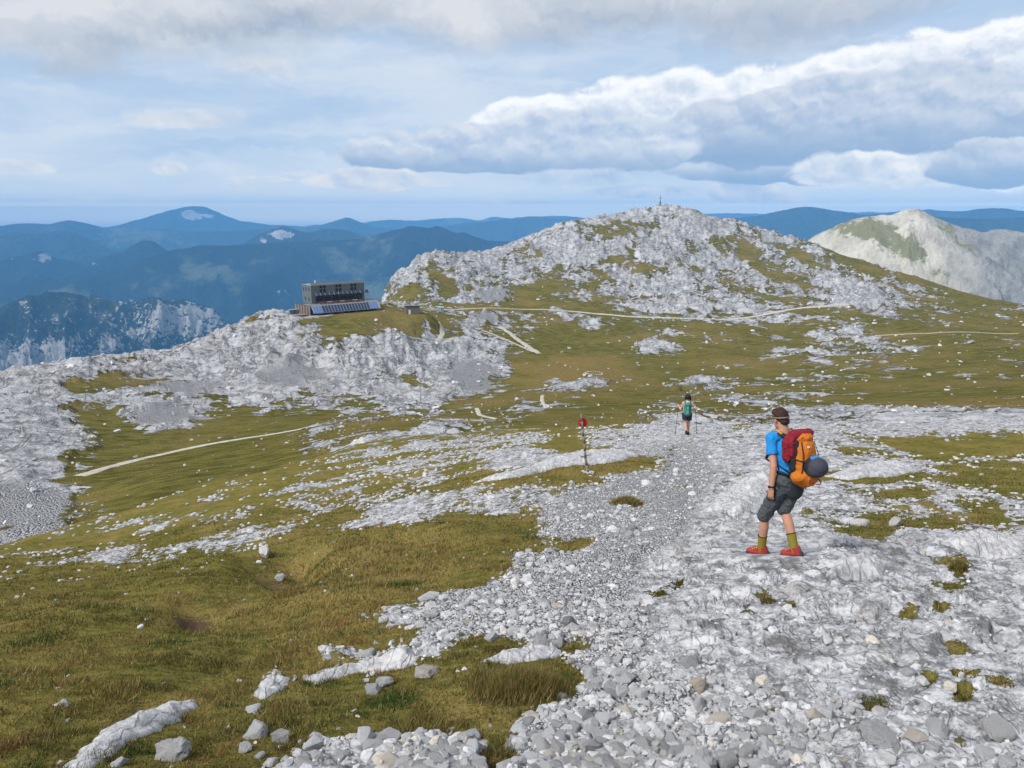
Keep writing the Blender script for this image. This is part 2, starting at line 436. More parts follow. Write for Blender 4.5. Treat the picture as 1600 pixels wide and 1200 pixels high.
NEAR = [(0,1200,3.9),(0,1100,5.1),(0,1000,7.4),(0,930,11.5),(0,880,19),(0,853,29),(0,900,44),(0,1010,70),
 (-250,1200,4.6),(-250,1000,8.5),(-250,920,18),(-250,905,28),(-250,1000,60),
 (130,820,31),(130,850,24),(130,900,14),(130,865,44),(130,960,70),
 (270,773,36),(270,800,28),(270,830,21),(270,870,15),(270,825,52),(270,930,80),
 (400,1200,3.45),(400,1100,4.5),(400,1000,6.3),(400,900,10),(400,830,16),(400,780,25),(400,742,42),(400,780,58),(400,900,85),
 (560,692,54),(560,710,42),(560,745,28),(560,800,17),(560,730,70),(560,850,95),
 (700,681,56),(700,715,70),(700,830,95),
 (800,1200,3.1),(800,1100,3.9),(800,1000,5.1),(800,900,7.1),(800,870,8.1),(800,800,11.6),(800,737,17.5),(800,700,27),(800,680,42),(850,669,54),(850,700,70),(850,820,95),
 (1000,1200,3.2),(1000,900,7.3),(1000,800,11.6),(1000,737,16.5),(1000,700,22.5),(1000,680,31),(1000,664,42),(1000,715,60),(1000,860,90),
 (1210,1200,3.35),(1210,1000,5.35),(1210,870,8.0),(1210,800,11.4),(1210,737,16.6),(1210,700,22.5),(1210,680,28),(1210,664,37),(1210,715,55),(1210,860,85),
 (1400,663,35),(1400,715,52),(1400,860,80),
 (1600,1200,3.95),(1600,1000,6.2),(1600,900,8.6),(1600,800,13.5),(1600,737,19.5),(1600,700,24.5),(1600,680,28),(1600,657,33),(1600,720,50),(1600,860,80),
 (1850,1200,4.6),(1850,900,9.5),(1850,737,20),(1850,655,33),(1850,720,50)]
MID = [(0,880,62),(0,840,80),(0,780,112),(0,735,130),(0,700,150),(0,640,195),(0,605,232),(0,590,262),(0,640,330),(0,800,480),
 (-260,860,90),(-260,700,170),(-260,620,240),(-260,700,330),(-260,900,480),
 (100,785,105),(100,740,125),(100,700,150),(100,640,200),(100,600,235),(100,566,270),(100,620,340),(100,800,480),
 (240,780,85),(240,745,103),(240,706,140),(240,660,178),(240,620,218),(240,590,252),(240,559,285),(240,620,350),(240,800,490),
 (350,760,85),(350,720,110),(350,686,142),(350,640,196),(350,600,240),(350,560,275),(350,522,302),(350,590,365),(350,760,490),
 (430,720,95),(430,675,142),(430,630,200),(430,570,255),(430,520,292),(430,486,318),(430,550,375),(430,740,490),
 (500,700,95),(500,662,142),(500,635,190),(500,580,250),(500,520,292),(500,498,310),(500,487,330),(500,486,345),(500,560,400),(500,700,490),
 (560,690,92),(560,655,140),(560,625,195),(560,570,252),(560,515,296),(560,492,315),(560,484,335),(560,482,350),(560,540,420),(560,690,520),
 (600,458,470),(600,478,380),(600,488,345),(600,505,315),(600,560,265),(600,620,210),(600,650,165),(600,447,530),(600,520,640),(600,700,900),
 (650,406,590),(650,430,540),(650,460,450),(650,482,375),(650,495,345),(650,530,300),(650,590,245),(650,640,178),(650,675,100),(650,480,720),(650,640,950),
 (740,396,640),(740,430,560),(740,462,460),(740,482,395),(740,510,345),(740,555,290),(740,600,240),(740,640,170),(740,675,100),(740,470,760),(740,640,980),
 (800,384,665),(860,357,700),(860,400,620),(860,445,510),(860,482,405),(860,520,345),(860,556,290),(860,585,240),(860,615,190),(860,640,150),(860,675,98),(860,450,820),(860,620,1050),
 (930,343,725),(1000,327,745),(1035,324,750),(1035,355,700),(1035,400,625),(1035,450,520),(1035,494,405),(1035,530,350),(1035,562,290),(1035,590,235),(1035,620,180),(1035,645,140),(1035,680,85),(1035,420,880),(1035,620,1100),
 (1090,334,765),(1150,352,775),(1150,390,690),(1150,440,560),(1150,494,420),(1150,530,350),(1150,570,275),(1150,610,200),(1150,645,135),(1150,690,75),(1150,440,900),
 (1260,377,760),(1260,420,640),(1260,460,520),(1260,484,440),(1260,520,365),(1260,570,270),(1260,610,195),(1260,645,130),(1260,690,72),(1260,460,900),(1260,640,1150),
 (1350,404,700),(1350,440,570),(1350,470,470),(1350,510,380),(1350,560,280),(1350,610,190),(1350,645,125),(1350,690,70),(1350,490,850),
 (1450,440,640),(1450,465,540),(1450,500,420),(1450,550,300),(1450,600,205),(1450,645,122),(1450,690,68),(1450,520,800),(1450,680,1100),
 (1600,477,560),(1600,495,470),(1600,530,350),(1600,570,260),(1600,610,180),(1600,645,112),(1600,690,65),(1600,560,720),(1600,720,1050),
 (1850,490,560),(1850,570,260),(1850,645,112),(1850,580,750),(1850,700,60)]

class Field:
    """height lookup on a polar grid, and where the view ray of a pixel meets it"""
    def __init__(s, az, lr, Z): s.az, s.lr, s.Z = az, lr, Z
    def z(s, x, y): return float(s.zz(x, y)[0])
    def zz(s, x, y, Z=None):
        x = np.atleast_1d(np.asarray(x, float)); y = np.atleast_1d(np.asarray(y, float))
        a = np.arctan2(x, y); l = np.log(np.hypot(x, y))
        u = np.clip((a - s.az[0]) / (s.az[1] - s.az[0]), 0, len(s.az) - 1.001)
        v = np.clip(np.interp(l, s.lr, np.arange(len(s.lr))), 0, len(s.lr) - 1.001)
        i = u.astype(int); j = v.astype(int); fu = u - i; fv = v - j
        Z = s.Z if Z is None else Z
        return (Z[j, i] * (1 - fu) + Z[j, i + 1] * fu) * (1 - fv) + (Z[j + 1, i] * (1 - fu) + Z[j + 1, i + 1] * fu) * fv
    def at(s, px, py):
        a, t = azt(px, py); a = float(a); t = float(t)
        i = int(np.clip(round((a - s.az[0]) / (s.az[1] - s.az[0])), 0, len(s.az) - 1))
        prof = s.Z[:, i] / np.exp(s.lr)
        k = np.argmax(prof >= t)
        if prof[k] < t: k = int(np.argmax(prof))
        if k > 0:
            f = (t - prof[k - 1]) / max(prof[k] - prof[k - 1], 1e-9); f = min(max(f, 0), 1)
            R = math.exp(s.lr[k - 1] * (1 - f) + s.lr[k] * f)
        else: R = math.exp(s.lr[0])
        x, y = sin(a) * R, cos(a) * R
        return Vector((x, y, float(s.zz(x, y)[0])))

# --- near ground
NC, NR = 880, 600
az_n = np.linspace(RAD(-47), RAD(47), NC); lr_n = np.linspace(math.log(1.7), math.log(92), NR)
def rowcol(nc, nr, az, lr): return np.meshgrid(az, lr)
A, L = np.meshgrid(az_n, lr_n)
Rn = np.exp(L); tn = TPS(NEAR, k=1.08)(A, L)
Xn = np.sin(A) * Rn; Yn = np.cos(A) * Rn; Zn = tn * Rn
PX, PY = project(Xn, Yn, Zn)
cv = cover(PX, PY)
# specific turf / rock patches
def patchy(PX, PY, cv):
    for (x, y, rx, ry, a, w) in [(925,695,70,10,0,-.6),(990,722,80,11,-.1,-.75),(880,735,110,12,-.1,-.7),(1390,745,60,9,0,-.8),(1310,745,60,8,.1,-.6),
        (1450,690,80,8,0,-.5),(1540,700,80,12,0,-.6),(1540,745,90,12,0,-.55),(1540,800,50,14,.3,-.55),(1420,820,90,15,.1,-.68),(1350,835,40,14,0,-.6),
        (1260,745,30,8,.2,-.6),(1500,885,18,18,0,-.8),(1480,915,45,12,0,-.6),(770,1010,45,14,0,-.9),(905,1010,45,9,0,-.7),(820,1065,90,34,.1,-1.2),
        (780,1195,36,20,0,-.9),(1360,1105,40,10,0,-.7),(1215,1108,28,7,0,-.7),(1170,912,30,12,0,-.45),(1195,935,16,9,0,-.8),(1235,945,12,8,0,-.8),(1030,925,30,16,0,-.45),(1060,915,12,12,0,-.7),
        (1500,1010,40,10,.3,-.7),(1450,1065,14,10,0,-.7),(1505,1055,22,9,0,-.7),(1560,1065,30,10,0,-.7),(1505,1088,20,9,0,-.7),(1500,1160,16,10,0,-.7),(1420,962,16,10,0,-.7),(1470,955,14,6,0,-.7),(890,855,40,14,-.2,-.7),
        (1165,957,24,12,0,-.55),(1200,992,16,9,0,-.7),(940,960,14,6,0,-.6),(1150,745,50,9,.1,-.45),(1070,765,30,8,0,-.35),(1410,775,60,10,0,-.6),
        (900,715,100,9,-.06,.7),(700,795,150,20,-.15,.35),(560,745,90,10,-.2,.25),(540,820,60,8,0,.25),(150,880,90,10,-.1,.35),(190,860,60,7,0,.2),(90,905,60,7,0,.25),(640,700,120,7,-.1,.3),(360,845,120,8,-.15,.25)]:
        cv = cv + w * gauss(PX, PY, x, y, rx, ry, a)
    return cv
cvn = patchy(PX, PY, cv); cvn = cvn + .34 * fbm(Xn * 1.3, Yn * .7, 5, 15, gain=.65) * sm(PX, 1180, 1300) * sm(Rn, 8, 11) * sm(PY, 655, 670)
ptch = fbm(Xn * 0.45, Yn * 0.28, 5, 11, gain=0.6) * (0.22 + 0.62 * sm(Rn, 7, 20))
rockn = cvn + ptch * np.where(PY > 640, 1, 0.4)
# far grass strewn with pale rock
rockn = np.where(cvn > 0.9, np.maximum(rockn, 0.66), rockn)
rk = sm(rockn, 0.40, 0.60)
# trail of loose gravel
loose = 0.25 + 0.55 * gauss(PX, PY, 900, 880, 140, 90, -.5) + 0.6 * gauss(PX, PY, 1000, 800, 90, 60) + .5 * gauss(PX, PY, 1060, 740, 60, 50) + .5 * gauss(PX, PY, 760, 960, 130, 60) + .45 * gauss(PX, PY, 950, 1150, 330, 90) + .3 * gauss(PX, PY, 950, 1000, 120, 80)
loose = loose - 0.5 * gauss(PX, PY, 1350, 960, 230, 70) - .4 * gauss(PX, PY, 1150, 800, 70, 40) - .3 * gauss(PX, PY, 1100, 900, 110, 40)
foot = gauss(PX, PY, 1182, 862, 60, 22) + gauss(PX, PY, 1243, 868, 60, 22)
calm = 1 - 0.9 * np.clip(foot, 0, 1)
wob = fbm(Xn * 0.25, Yn * 0.25, 3, 5) * 0.16 * sm(Rn, 5, 14)
strata = ridged(Xn * 0.9 + Yn * 0.5, Yn * 2.2 - Xn * .3, 5, 21, 0.55)
rockrel = (strata - 0.45) * 0.11 + fbm(Xn * 4, Yn * 4, 4, 31) * 0.028 + ridged(Xn * 0.5, Yn * 0.9, 3, 77) * 0.10 - .05
wxn, wyn = fbm(Xn * 2, Yn * 2, 3, 91) * .25, fbm(Xn * 2, Yn * 2, 3, 92) * .25
c1_, g1_ = cells((Xn * .8 + Yn * .6 + wxn) * 1.5, (Yn * .8 - Xn * .6 + wyn) * 3.4, 5); c2_, g2_ = cells((Xn * .8 + Yn * .6 + wxn) * 4.6, (Yn * .8 - Xn * .6 + wyn) * 8.0, 6)
rockrel = rockrel + (c1_ * .034 * sm(g1_, 0, .10) - .028 * (1 - sm(g1_, 0, .09)) + c2_ * .013 * sm(g2_, 0, .12) - .008 * (1 - sm(g2_, 0, .12))) * (.45 + .55 * sm(Rn, 25, 6))
grassrel = fbm(Xn * 0.8, Yn * 0.9, 4, 41) * 0.085 + fbm(Xn * 5, Yn * 5, 3, 43) * 0.016
Zn = Zn + (wob + (rockrel * rk * (1 - .55 * np.clip(loose, 0, 1)) + 0.03 * rk + grassrel * (1 - rk))) * calm
for (x, y, rx, ry, dz_) in [(430,890,54,17,-.62),(470,866,40,12,-.45),(330,880,70,14,.12),(520,880,50,14,.10),(395,905,50,10,.12),(305,968,34,14,-.16),(250,918,90,16,.20),(560,930,90,18,.07),(120,960,100,16,.08),(700,835,60,16,.10),(560,860,70,22,.10),(640,850,50,10,-.12),(1200,762,40,16,.22),(1310,885,120,16,.10),(1150,880,120,14,.06)]:
    Zn = Zn + dz_ * gauss(PX, PY, x, y, rx, ry)
dryn = 0.12 + .55 * gauss(PX, PY, 600, 870, 160, 40) + .5 * gauss(PX, PY, 520, 960, 130, 50) - .55 * gauss(PX, PY, 300, 900, 110, 25) + .45 * gauss(PX, PY, 900, 735, 160, 14) + .6 * gauss(PX, PY, 300, 968, 50, 14) + .5 * gauss(PX, PY, 450, 890, 60, 22) \
    - .35 * gauss(PX, PY, 80, 1120, 150, 60) + .3 * gauss(PX, PY, 60, 1000, 90, 40) + .4 * gauss(PX, PY, 600, 740, 100, 12)
soil = .9 * gauss(PX, PY, 425, 888, 44, 15) + .8 * gauss(PX, PY, 300, 963, 42, 10) + .5 * gauss(PX, PY, 470, 872, 20, 10) + .6 * gauss(PX, PY, 1165, 955, 22, 9)
fineN = fbm(Xn * 1.7, Yn * 1.2, 5, 303, gain=.7)
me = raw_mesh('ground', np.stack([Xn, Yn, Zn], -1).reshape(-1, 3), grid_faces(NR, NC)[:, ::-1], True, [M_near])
attr_f(me, 'soil', soil); attr_f(me, 'rock', rockn + 0.60 * fineN * sm(1 - np.abs(np.clip(cvn, 0, 1) - .5) * 2, 0, .5)); attr_f(me, 'va', fbm(Xn * .8, Yn * .8, 5, 301)); attr_f(me, 'vb', fbm(Xn * 3.1, Yn * 2.2, 4, 302, gain=.6)); attr_f(me, 'dry', dryn); attr_f(me, 'loose', loose)
ground = tag(link('ground', me), kind='structure', label='near slope of pale limestone rubble and olive alpine turf')

# --- hillside (basin, cliff, summit hill)
MC, MR = 900, 420
az_m = np.linspace(RAD(-47), RAD(47), MC); lr_m = np.concatenate([np.linspace(math.log(50), math.log(1050), MR - 40), np.linspace(math.log(1065), math.log(3500), 40)])
A, L = np.meshgrid(az_m, lr_m)
Rm = np.exp(L); Lc = np.minimum(L, math.log(1050)); Rc = np.exp(Lc)
tm = TPS(MID, ls=0.8)(A, Lc)
Xm = np.sin(A) * Rm; Ym = np.cos(A) * Rm; Zm = tm * Rc - np.maximum(Rm - 1050, 0) * 0.45
PX, PY = project(Xm, Ym, Zm)
cvm = cover(PX, PY) * .93
for (x, y, rx, ry, a, w) in [(912,375,20,8,.3,-.6),(960,402,20,9,.2,-.7),(945,430,30,7,.4,-.4),(1090,430,14,16,.3,-.6),(1130,425,20,12,.5,-.5),(1175,410,60,10,.5,-.5),(1010,425,14,16,0,-.5),
    (790,410,10,8,0,-.4),(690,435,16,9,.3,-.6),(700,455,16,8,0,-.5),(640,455,26,9,.1,-.6),(770,462,18,8,0,.5),(980,395,14,9,0,-.4),(1080,400,10,9,0,-.4),(860,440,40,16,-.2,-.5),(925,452,16,10,.5,-.3),
    (1200,470,70,9,.2,-.5),(1320,400,60,8,.5,-.5),(1240,395,80,10,.5,-.4),(760,500,24,7,-.3,.6),(740,506,14,6,0,.5),(925,503,16,9,.2,.5),(880,487,30,6,.5,.45),(1012,545,16,14,-.6,.6),(1030,530,24,9,-.5,.3),
    (1090,597,30,8,0,.5),(880,608,50,5,-.1,.5),(1340,520,40,16,.4,.45),(1360,470,50,14,.1,.5),(1240,480,70,5,0,.5),(1290,440,24,10,0,.4),(1330,455,34,14,.3,.4),
    (560,573,18,8,-.2,-.7),(600,590,20,7,-.3,-.5),(640,600,16,8,.3,-.4),(120,610,22,10,.1,-.8),(165,600,26,8,.2,-.6),(150,655,60,18,.2,-.6),(60,608,30,10,0,.3),(250,650,60,18,.2,.5),(60,660,80,40,0,.5),(30,720,60,30,0,.5),
    (520,507,60,7,0,-.5),(620,540,70,14,.35,.2),(720,560,50,20,.3,.3),(620,625,60,12,0,.3),(505,635,26,8,0,.5),(390,612,60,12,0,.4),(60,780,80,30,-.2,.7),(350,560,80,20,-.1,.3)]:
    cvm = cvm + w * gauss(PX, PY, x, y, rx, ry, a)
rockm = cvm + fbm(Xm * 0.028, Ym * 0.02, 6, 51, gain=0.66) * 0.80
rockm = np.where(cvm > 1.02, np.maximum(rockm, 0.60), rockm)
loosem = 0.2 + .55 * gauss(PX, PY, 450, 588, 60, 20) + .45 * gauss(PX, PY, 300, 606, 100, 18) + .7 * gauss(PX, PY, 740, 590, 40, 26) + .8 * gauss(PX, PY, 30, 800, 110, 40) + .7 * gauss(PX, PY, 770, 465, 30, 9) + .6 * gauss(PX, PY, 260, 650, 60, 18) + .5 * gauss(PX, PY, 760, 500, 26, 8)
loosem = loosem + .30 * fbm(Xm * .045, Ym * .05, 5, 321, gain=.65)
rockm = rockm + np.where(cvm > .55, -.09, .035) + .45 * np.clip(loosem - .2, 0, 1)
rk = sm(rockm, 0.40, 0.62)
clf = gauss(PX, PY, 600, 560, 130, 50) + gauss(PX, PY, 420, 550, 90, 40) + gauss(PX, PY, 40, 620, 90, 60) * .9 + gauss(PX, PY, 1050, 420, 300, 60) * .8
rel = (ridged(Xm * 0.022 + Ym * .012, Ym * 0.030 - Xm * .008, 7, 61, 0.58) - 0.45)
und = fbm(Xm * 0.009, Ym * 0.009, 4, 71)
scale_R = np.clip(Rm / 350, 0.25, 1.6)
strm = (Xm * .30 + Ym * .16 + Zm * .55) / 6.5 + fbm(Xm * .02, Ym * .02, 5, 73) * 1.6; strm = strm - np.floor(strm)
# the footpaths are levelled into the relief
PATHS = [([(662,484),(700,484),(760,481),(830,481),(880,483),(930,487),(980,491),(1030,495),(1080,498),(1130,497),(1180,491),(1230,485),(1290,481),(1330,477)], 3.4, 'pale footpath running along the foot of the summit hill'),
 ([(112,744),(118,742),(150,733),(200,718),(250,706),(300,695),(350,686),(400,679),(450,671),(485,667)], 2.1, 'pale footpath rising through the grassy gully at left'),
 ([(683,503),(688,513),(692,524),(690,530),(680,537)], 2.0, 'short footpath curving down from the huts'),
 ([(781,509),(800,524),(822,539),(846,551)], 2.6, 'gravelly path descending into the basin'),
 ([(742,513),(790,531),(838,549)], 1.3, 'thin path joining at the basin floor'),
 ([(745,640),(750,650),(768,655),(785,657)], 1.0, 'short winding path below the basin'),
 ([(1360,522),(1430,521),(1500,520),(1600,523)], 1.1, 'faint path across the slope at right'),
 ([(848,618),(846,628),(856,640)], .9, 'winding path in the basin')]
F0 = Field(az_m, lr_m, Zm); flat = np.zeros(Zm.shape); PTH = []
for pts, w_, lab in PATHS:
    W_ = [F0.at(*p) for p in pts]; c = []
    for a, b in zip(W_[:-1], W_[1:]):
        n = max(2, int((b - a).length / 1.2)); c += [a.lerp(b, i / n)[:2] for i in range(n)]
    c.append(W_[-1][:2]); c = np.array(c); PTH.append(c)
    lo, hi = c.min(0) - 15, c.max(0) + 15; q = np.where(((Xm > lo[0]) & (Xm < hi[0]) & (Ym > lo[1]) & (Ym < hi[1])).ravel())[0]; dd = np.full(len(q), 1e9); xq, yq = Xm.ravel()[q], Ym.ravel()[q]
    for k in range(0, len(c), 2): dd = np.minimum(dd, np.hypot(xq - c[k, 0], yq - c[k, 1]))
    flat.ravel()[q] = np.maximum(flat.ravel()[q], 1 - sm(dd, w_ * .9, w_ * .9 + 5))
m1, n1_ = cells((Xm * .8 + Ym * .6) * .12 + fbm(Xm * .1, Ym * .1, 3, 93) * .3, (Ym * .8 - Xm * .6) * .17 + fbm(Xm * .1, Ym * .1, 3, 94) * .3, 15)
m2, n2_ = cells((Xm * .8 + Ym * .6) * .38 + fbm(Xm * .3, Ym * .3, 2, 95) * .3, (Ym * .8 - Xm * .6) * .5, 16)
relief = und * 2.8 * scale_R + rk * (rel * 5.0 * scale_R * (0.65 + clf) + fbm(Xm * .25, Ym * .25, 4, 81) * 0.6 * scale_R) \
    + rk * scale_R * (m1 * .8 * sm(n1_, 0, .1) - .6 * (1 - sm(n1_, 0, .12)) + m2 * .34 * sm(n2_, 0, .12) - .25 * (1 - sm(n2_, 0, .14))) * (1 - .8 * np.clip(loosem - .2, 0, 1)) \
    + rk * 4.2 * np.clip(gauss(PX, PY, 430, 550, 150, 42) + gauss(PX, PY, 620, 560, 90, 40), 0, 1) * (ridged(A * 260 / 15 + fbm(Xm * .05, Ym * .05, 3, 97) * .5, L * 2.2, 5, 98, .55) - .5) \
    + rk * 1.2 * scale_R * (sm(strm, 0, .8) - strm) * (1 - .8 * np.clip(loosem - .2, 0, 1)) + rk * (ridged(Xm * .085 + Ym * .03, Ym * .11 - Xm * .03, 4, 63, .6) - .45) * 1.6 * scale_R + (1 - rk) * fbm(Xm * 0.07, Ym * 0.07, 4, 82) * 0.8 * scale_R + 0.5 * rk
Zm = Zm + (relief - und * 2.8 * scale_R) * (1 - flat) + und * 2.8 * scale_R
Zm = np.where(Rm < 110, Zm - (110 - Rm) * 0.02, Zm)
drym = 0.14 + .80 * gauss(PX, PY, 910, 580, 150, 24) + .35 * gauss(PX, PY, 1400, 630, 260, 24) + .3 * gauss(PX, PY, 650, 505, 90, 12) - .35 * gauss(PX, PY, 350, 720, 170, 40) - .3 * gauss(PX, PY, 180, 660, 60, 30) \
    - .25 * gauss(PX, PY, 900, 545, 130, 9) - .3 * gauss(PX, PY, 540, 505, 60, 7) + .2 * gauss(PX, PY, 1420, 440, 120, 20) - .2 * gauss(PX, PY, 900, 515, 150, 20)


FN = Field(az_n, lr_n, Zn)

# level pads for the hut and the shed
def pad(cx, cy, r0, r1, z):
    global Zm
    d_ = np.hypot(Xm - cx, Ym - cy); w = 1 - sm(d_, r0, r1); Zm = Zm * (1 - w) + z * w
def at_R(px, py, R):
    a, t = azt(px, py); return Vector((sin(a) * R, cos(a) * R, float(t) * R))
HUT = at_R(488, 489.5, 325.0)
HA = RAD(38)
hc = HUT + Vector((cos(HA) * 14, sin(HA) * 14, 0)) + Vector((-sin(HA) * 2, cos(HA) * 2, 0))
pad(hc.x, hc.y, 21, 34, HUT.z)
SHED = at_R(644, 490, 322.0); pad(SHED.x, SHED.y, 6, 15, SHED.z)
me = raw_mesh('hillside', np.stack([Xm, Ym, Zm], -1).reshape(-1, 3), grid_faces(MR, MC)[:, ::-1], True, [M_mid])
attr_f(me, 'rock', rockm + .75 * fbm(Xm * .13, Ym * .10, 5, 313, gain=.68) * sm(1 - np.abs(np.clip(cvm, 0, 1) - .5) * 2, -.3, .4)); attr_f(me, 'va', fbm(Xm * .03, Ym * .03, 5, 311)); attr_f(me, 'vb', ridged(Xm * .06 + Ym * .02, Ym * .03, 5, 312, .6) - .55); attr_f(me, 'dry', drym); attr_f(me, 'loose', loosem)
hillside = tag(link('hillside', me), kind='structure', label='grassy basin, pale cliff and rocky summit hill')
FM = Field(az_m, lr_m, Zm)

# ------------------------------------------------------------------ far ranges
def range_mat(name, forest, meadow, rockc, rocky, scale):
    m, t, b = mat(name)
    P = t.new('ShaderNodeTexCoord').outputs['Object']
    rk_ = t.attr('rock')
    n1 = t.noise(P, 1.0 / scale, 7, 0.62); n2 = t.noise(P, 5.0 / scale, 8, 0.7); n3 = t.noise(P, 24.0 / scale, 5, 0.7)
    c = t.mix(t.ss(n2, 0.35, 0.65), forest, tuple(x * 1.7 for x in forest))
    c = t.mix(t.ss(t.add(t.mul(n1, .6), t.mul(n2, .4)), 0.54, 0.60, 0, 0.75), c, meadow)
    rc = t.mix(t.ss(n3, 0.3, 0.7), tuple(x * 0.62 for x in rockc), rockc)
    f = t.ss(t.add(rk_, t.add(t.mul(t.sub(n2, 0.5), 1.7), t.mul(t.sub(n3, .5), 1.5))), 0.52 - rocky, 0.60 - rocky)
    t.put(b.inputs['Base Color'], t.mix(f, c, rc))
    b.inputs['Roughness'].default_value = 0.95; b.inputs['Specular IOR Level'].default_value = 0.05
    t.put(b.inputs['Normal'], t.bump(t.add(n2, n3), 0.9, scale * 0.05))
    return m
M_forest = range_mat('forested_mountain', (0.012, 0.020, 0.020), (0.15, 0.165, 0.095), (0.50, 0.47, 0.43), 0.0, 1500)
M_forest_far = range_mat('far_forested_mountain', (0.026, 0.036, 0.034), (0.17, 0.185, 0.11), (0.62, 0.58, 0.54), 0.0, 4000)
M_cliffs = range_mat('crag_with_dwarf_pine', (0.018, 0.027, 0.022), (0.075, 0.085, 0.05), (0.46, 0.44, 0.42), 0.04, 420)
VALLEY = -1350.0
def mountain(name, crest, R0, depth, m, spots=(), rough=1.0, seed=0, nc=None, base=VALLEY, front=1.0, label=None, fine=1.0, bias=0.0, wl=None, rows=56, back=1.6):
    """a range: crest given as what one sees against the sky, at distance R0; slopes fall towards and away from the viewer with spurs"""
    if R0 > 3000: k_ = 4200 * (R0 / 5200) ** .658 / R0; R0 *= k_; depth *= k_ * 1.15
    C_ = np.array(crest, float); a, t = azt(C_[:, 0], C_[:, 1])
    nc = nc or int(np.clip((a[-1] - a[0]) / RAD(0.13), 60, 420))
    az = np.linspace(a[0], a[-1], nc)
    ct = np.interp(az, a, t)
    kk = max(3, nc // 90) ; ker = np.hanning(2 * kk + 1); ker /= ker.sum()
    ct = np.convolve(np.pad(ct, kk, 'edge'), ker, 'valid')
    v = np.concatenate([np.linspace(-1, 0, rows) , np.linspace(0, 1, rows // 3)[1:]])   # -1 foot before, 1 foot behind
    Aa, Vq = np.meshgrid(az, v)
    R = R0 + Vq * depth * np.where(Vq > 0, back, front)
    X = np.sin(Aa) * R; Y = np.cos(Aa) * R
    ctg = np.broadcast_to(ct, Aa.shape)
    top = ctg * R0
    wl = wl or depth * 0.45
    w = np.abs(Vq)
    sp = ridged(X / wl + 3.1 * seed, Y / (wl * 1.8), 6, 100 + seed, 0.55) - 0.5
    f = (1 - w) ** 1.15
    Z = base + (top - base) * f + sp * rough * (top - base) * (0.55 * np.sin(np.clip(w, 0, 1) * pi) ** 0.8 + .008) 
    # roughness of the very crest
    Z = Z + fbm(Aa * R0 / wl * 6, Vq * 3, 4, 200 + seed) * rough * 0.016 * (top - base) * (1 - w)
    Z = np.maximum(Z, VALLEY - 30)
    PXX, PYY = project(X, Y, Z)
    r = np.full(Aa.shape, bias)
    for (x, y, rx, ry, g) in spots: r = r + 1.75 * g * gauss(PXX, PYY, x, y, rx, ry)
    me = raw_mesh(name, np.stack([X, Y, Z], -1).reshape(-1, 3), grid_faces(len(v), nc)[:, ::-1], True, [m])
    attr_f(me, 'rock', r)
    return tag(link(name, me), label, kind='structure')

mountain('crag_mountain', [(-260,500),(-120,505),(0,480),(40,464),(90,455),(130,460),(160,468),(205,472),(240,463),(262,470),(290,466),(310,476),(335,482),(352,500),(372,520),(420,590),(470,660)], 5200, 1700, M_cliffs,
         [(60,560,60,30,.2),(290,500,70,30,.25),(20,575,40,20,.3),(170,540,90,40,.1)], 1.3, 1, 420, base=VALLEY, label='near dark crag face with scattered pines left', bias=0.27, wl=420, rows=90)
mountain('forest_ridge', [(-300,470),(-60,455),(60,440),(130,432),(190,420),(230,402),(262,392),(311,383),(356,383),(431,379),(520,375),(560,374),(592,366),(640,353),(668,357),(684,352),(712,364),(724,362),(740,370),(760,376),(800,377),(900,380),(1100,420)], 10000, 3600, M_forest,
         [(445,458,20,8,.4),(400,480,40,10,.12),(240,450,30,8,.1)], 0.9, 2, label='long dark blue forested ridge behind the hut', bias=-.1)
mountain('low_hill', [(-300,420),(-100,405),(0,408),(30,400),(60,392),(95,404),(130,412),(165,402),(200,388),(222,375),(240,377),(262,392),(330,430),(420,460)], 12500, 3000, M_forest,
         [(70,402,26,9,.55),(20,402,14,7,.4),(170,412,60,9,.3),(215,390,16,8,.1)], 0.9, 3, label='low blue hills with a small pale crag at far left', bias=-.15)
mountain('scree_peak', [(330,402),(376,383),(400,368),(425,358),(443,353),(460,358),(480,364),(505,358),(530,357),(550,362),(570,370),(600,366),(640,370),(700,390)], 13500, 2600, M_forest_far,
         [(440,367,26,10,.62),(490,378,22,6,.4),(410,376,10,7,.4)], 0.7, 4, label='blue peak with pale scree on its left flank', bias=-.15)
mountain('rolling_range', [(-300,372),(-80,368),(0,370),(25,362),(60,366),(100,359),(131,370),(180,392),(300,395),(400,400)], 16500, 4000, M_forest_far, [], 0.8, 5, label='rolling blue hills at far left', bias=-.2)
mountain('blue_range', [(-300,355),(-100,352),(0,353),(40,349),(80,350),(105,343),(140,350),(170,357),(230,356),(300,362),(380,360),(430,355),(500,354),(560,362),(640,372),(760,372)], 22000, 5000, M_forest_far,
         [(265,362,30,4,.3),(170,368,20,5,.3),(400,355,20,4,.25)], 0.7, 6, label='hazy blue range below the great limestone massif', bias=-.2)
mountain('limestone_massif', [(120,362),(180,353),(205,346),(240,336),(270,327),(296,322),(322,323),(345,334),(375,345),(420,351),(470,353),(520,360)], 31000, 4200, M_forest_far,
         [(292,334,14,7,.62),(320,338,30,6,.28),(250,342,24,5,.25)], 0.6, 7, label='broad limestone massif with a pale scar on the skyline', bias=.0)
mountain('pointed_peak', [(440,362),(500,353),(520,346),(543,339),(560,346),(580,354),(620,358),(700,364)], 25000, 3000, M_forest_far, [(546,348,9,7,.4)], 0.6, 8, label='small pointed blue peak on the skyline', bias=-.1)
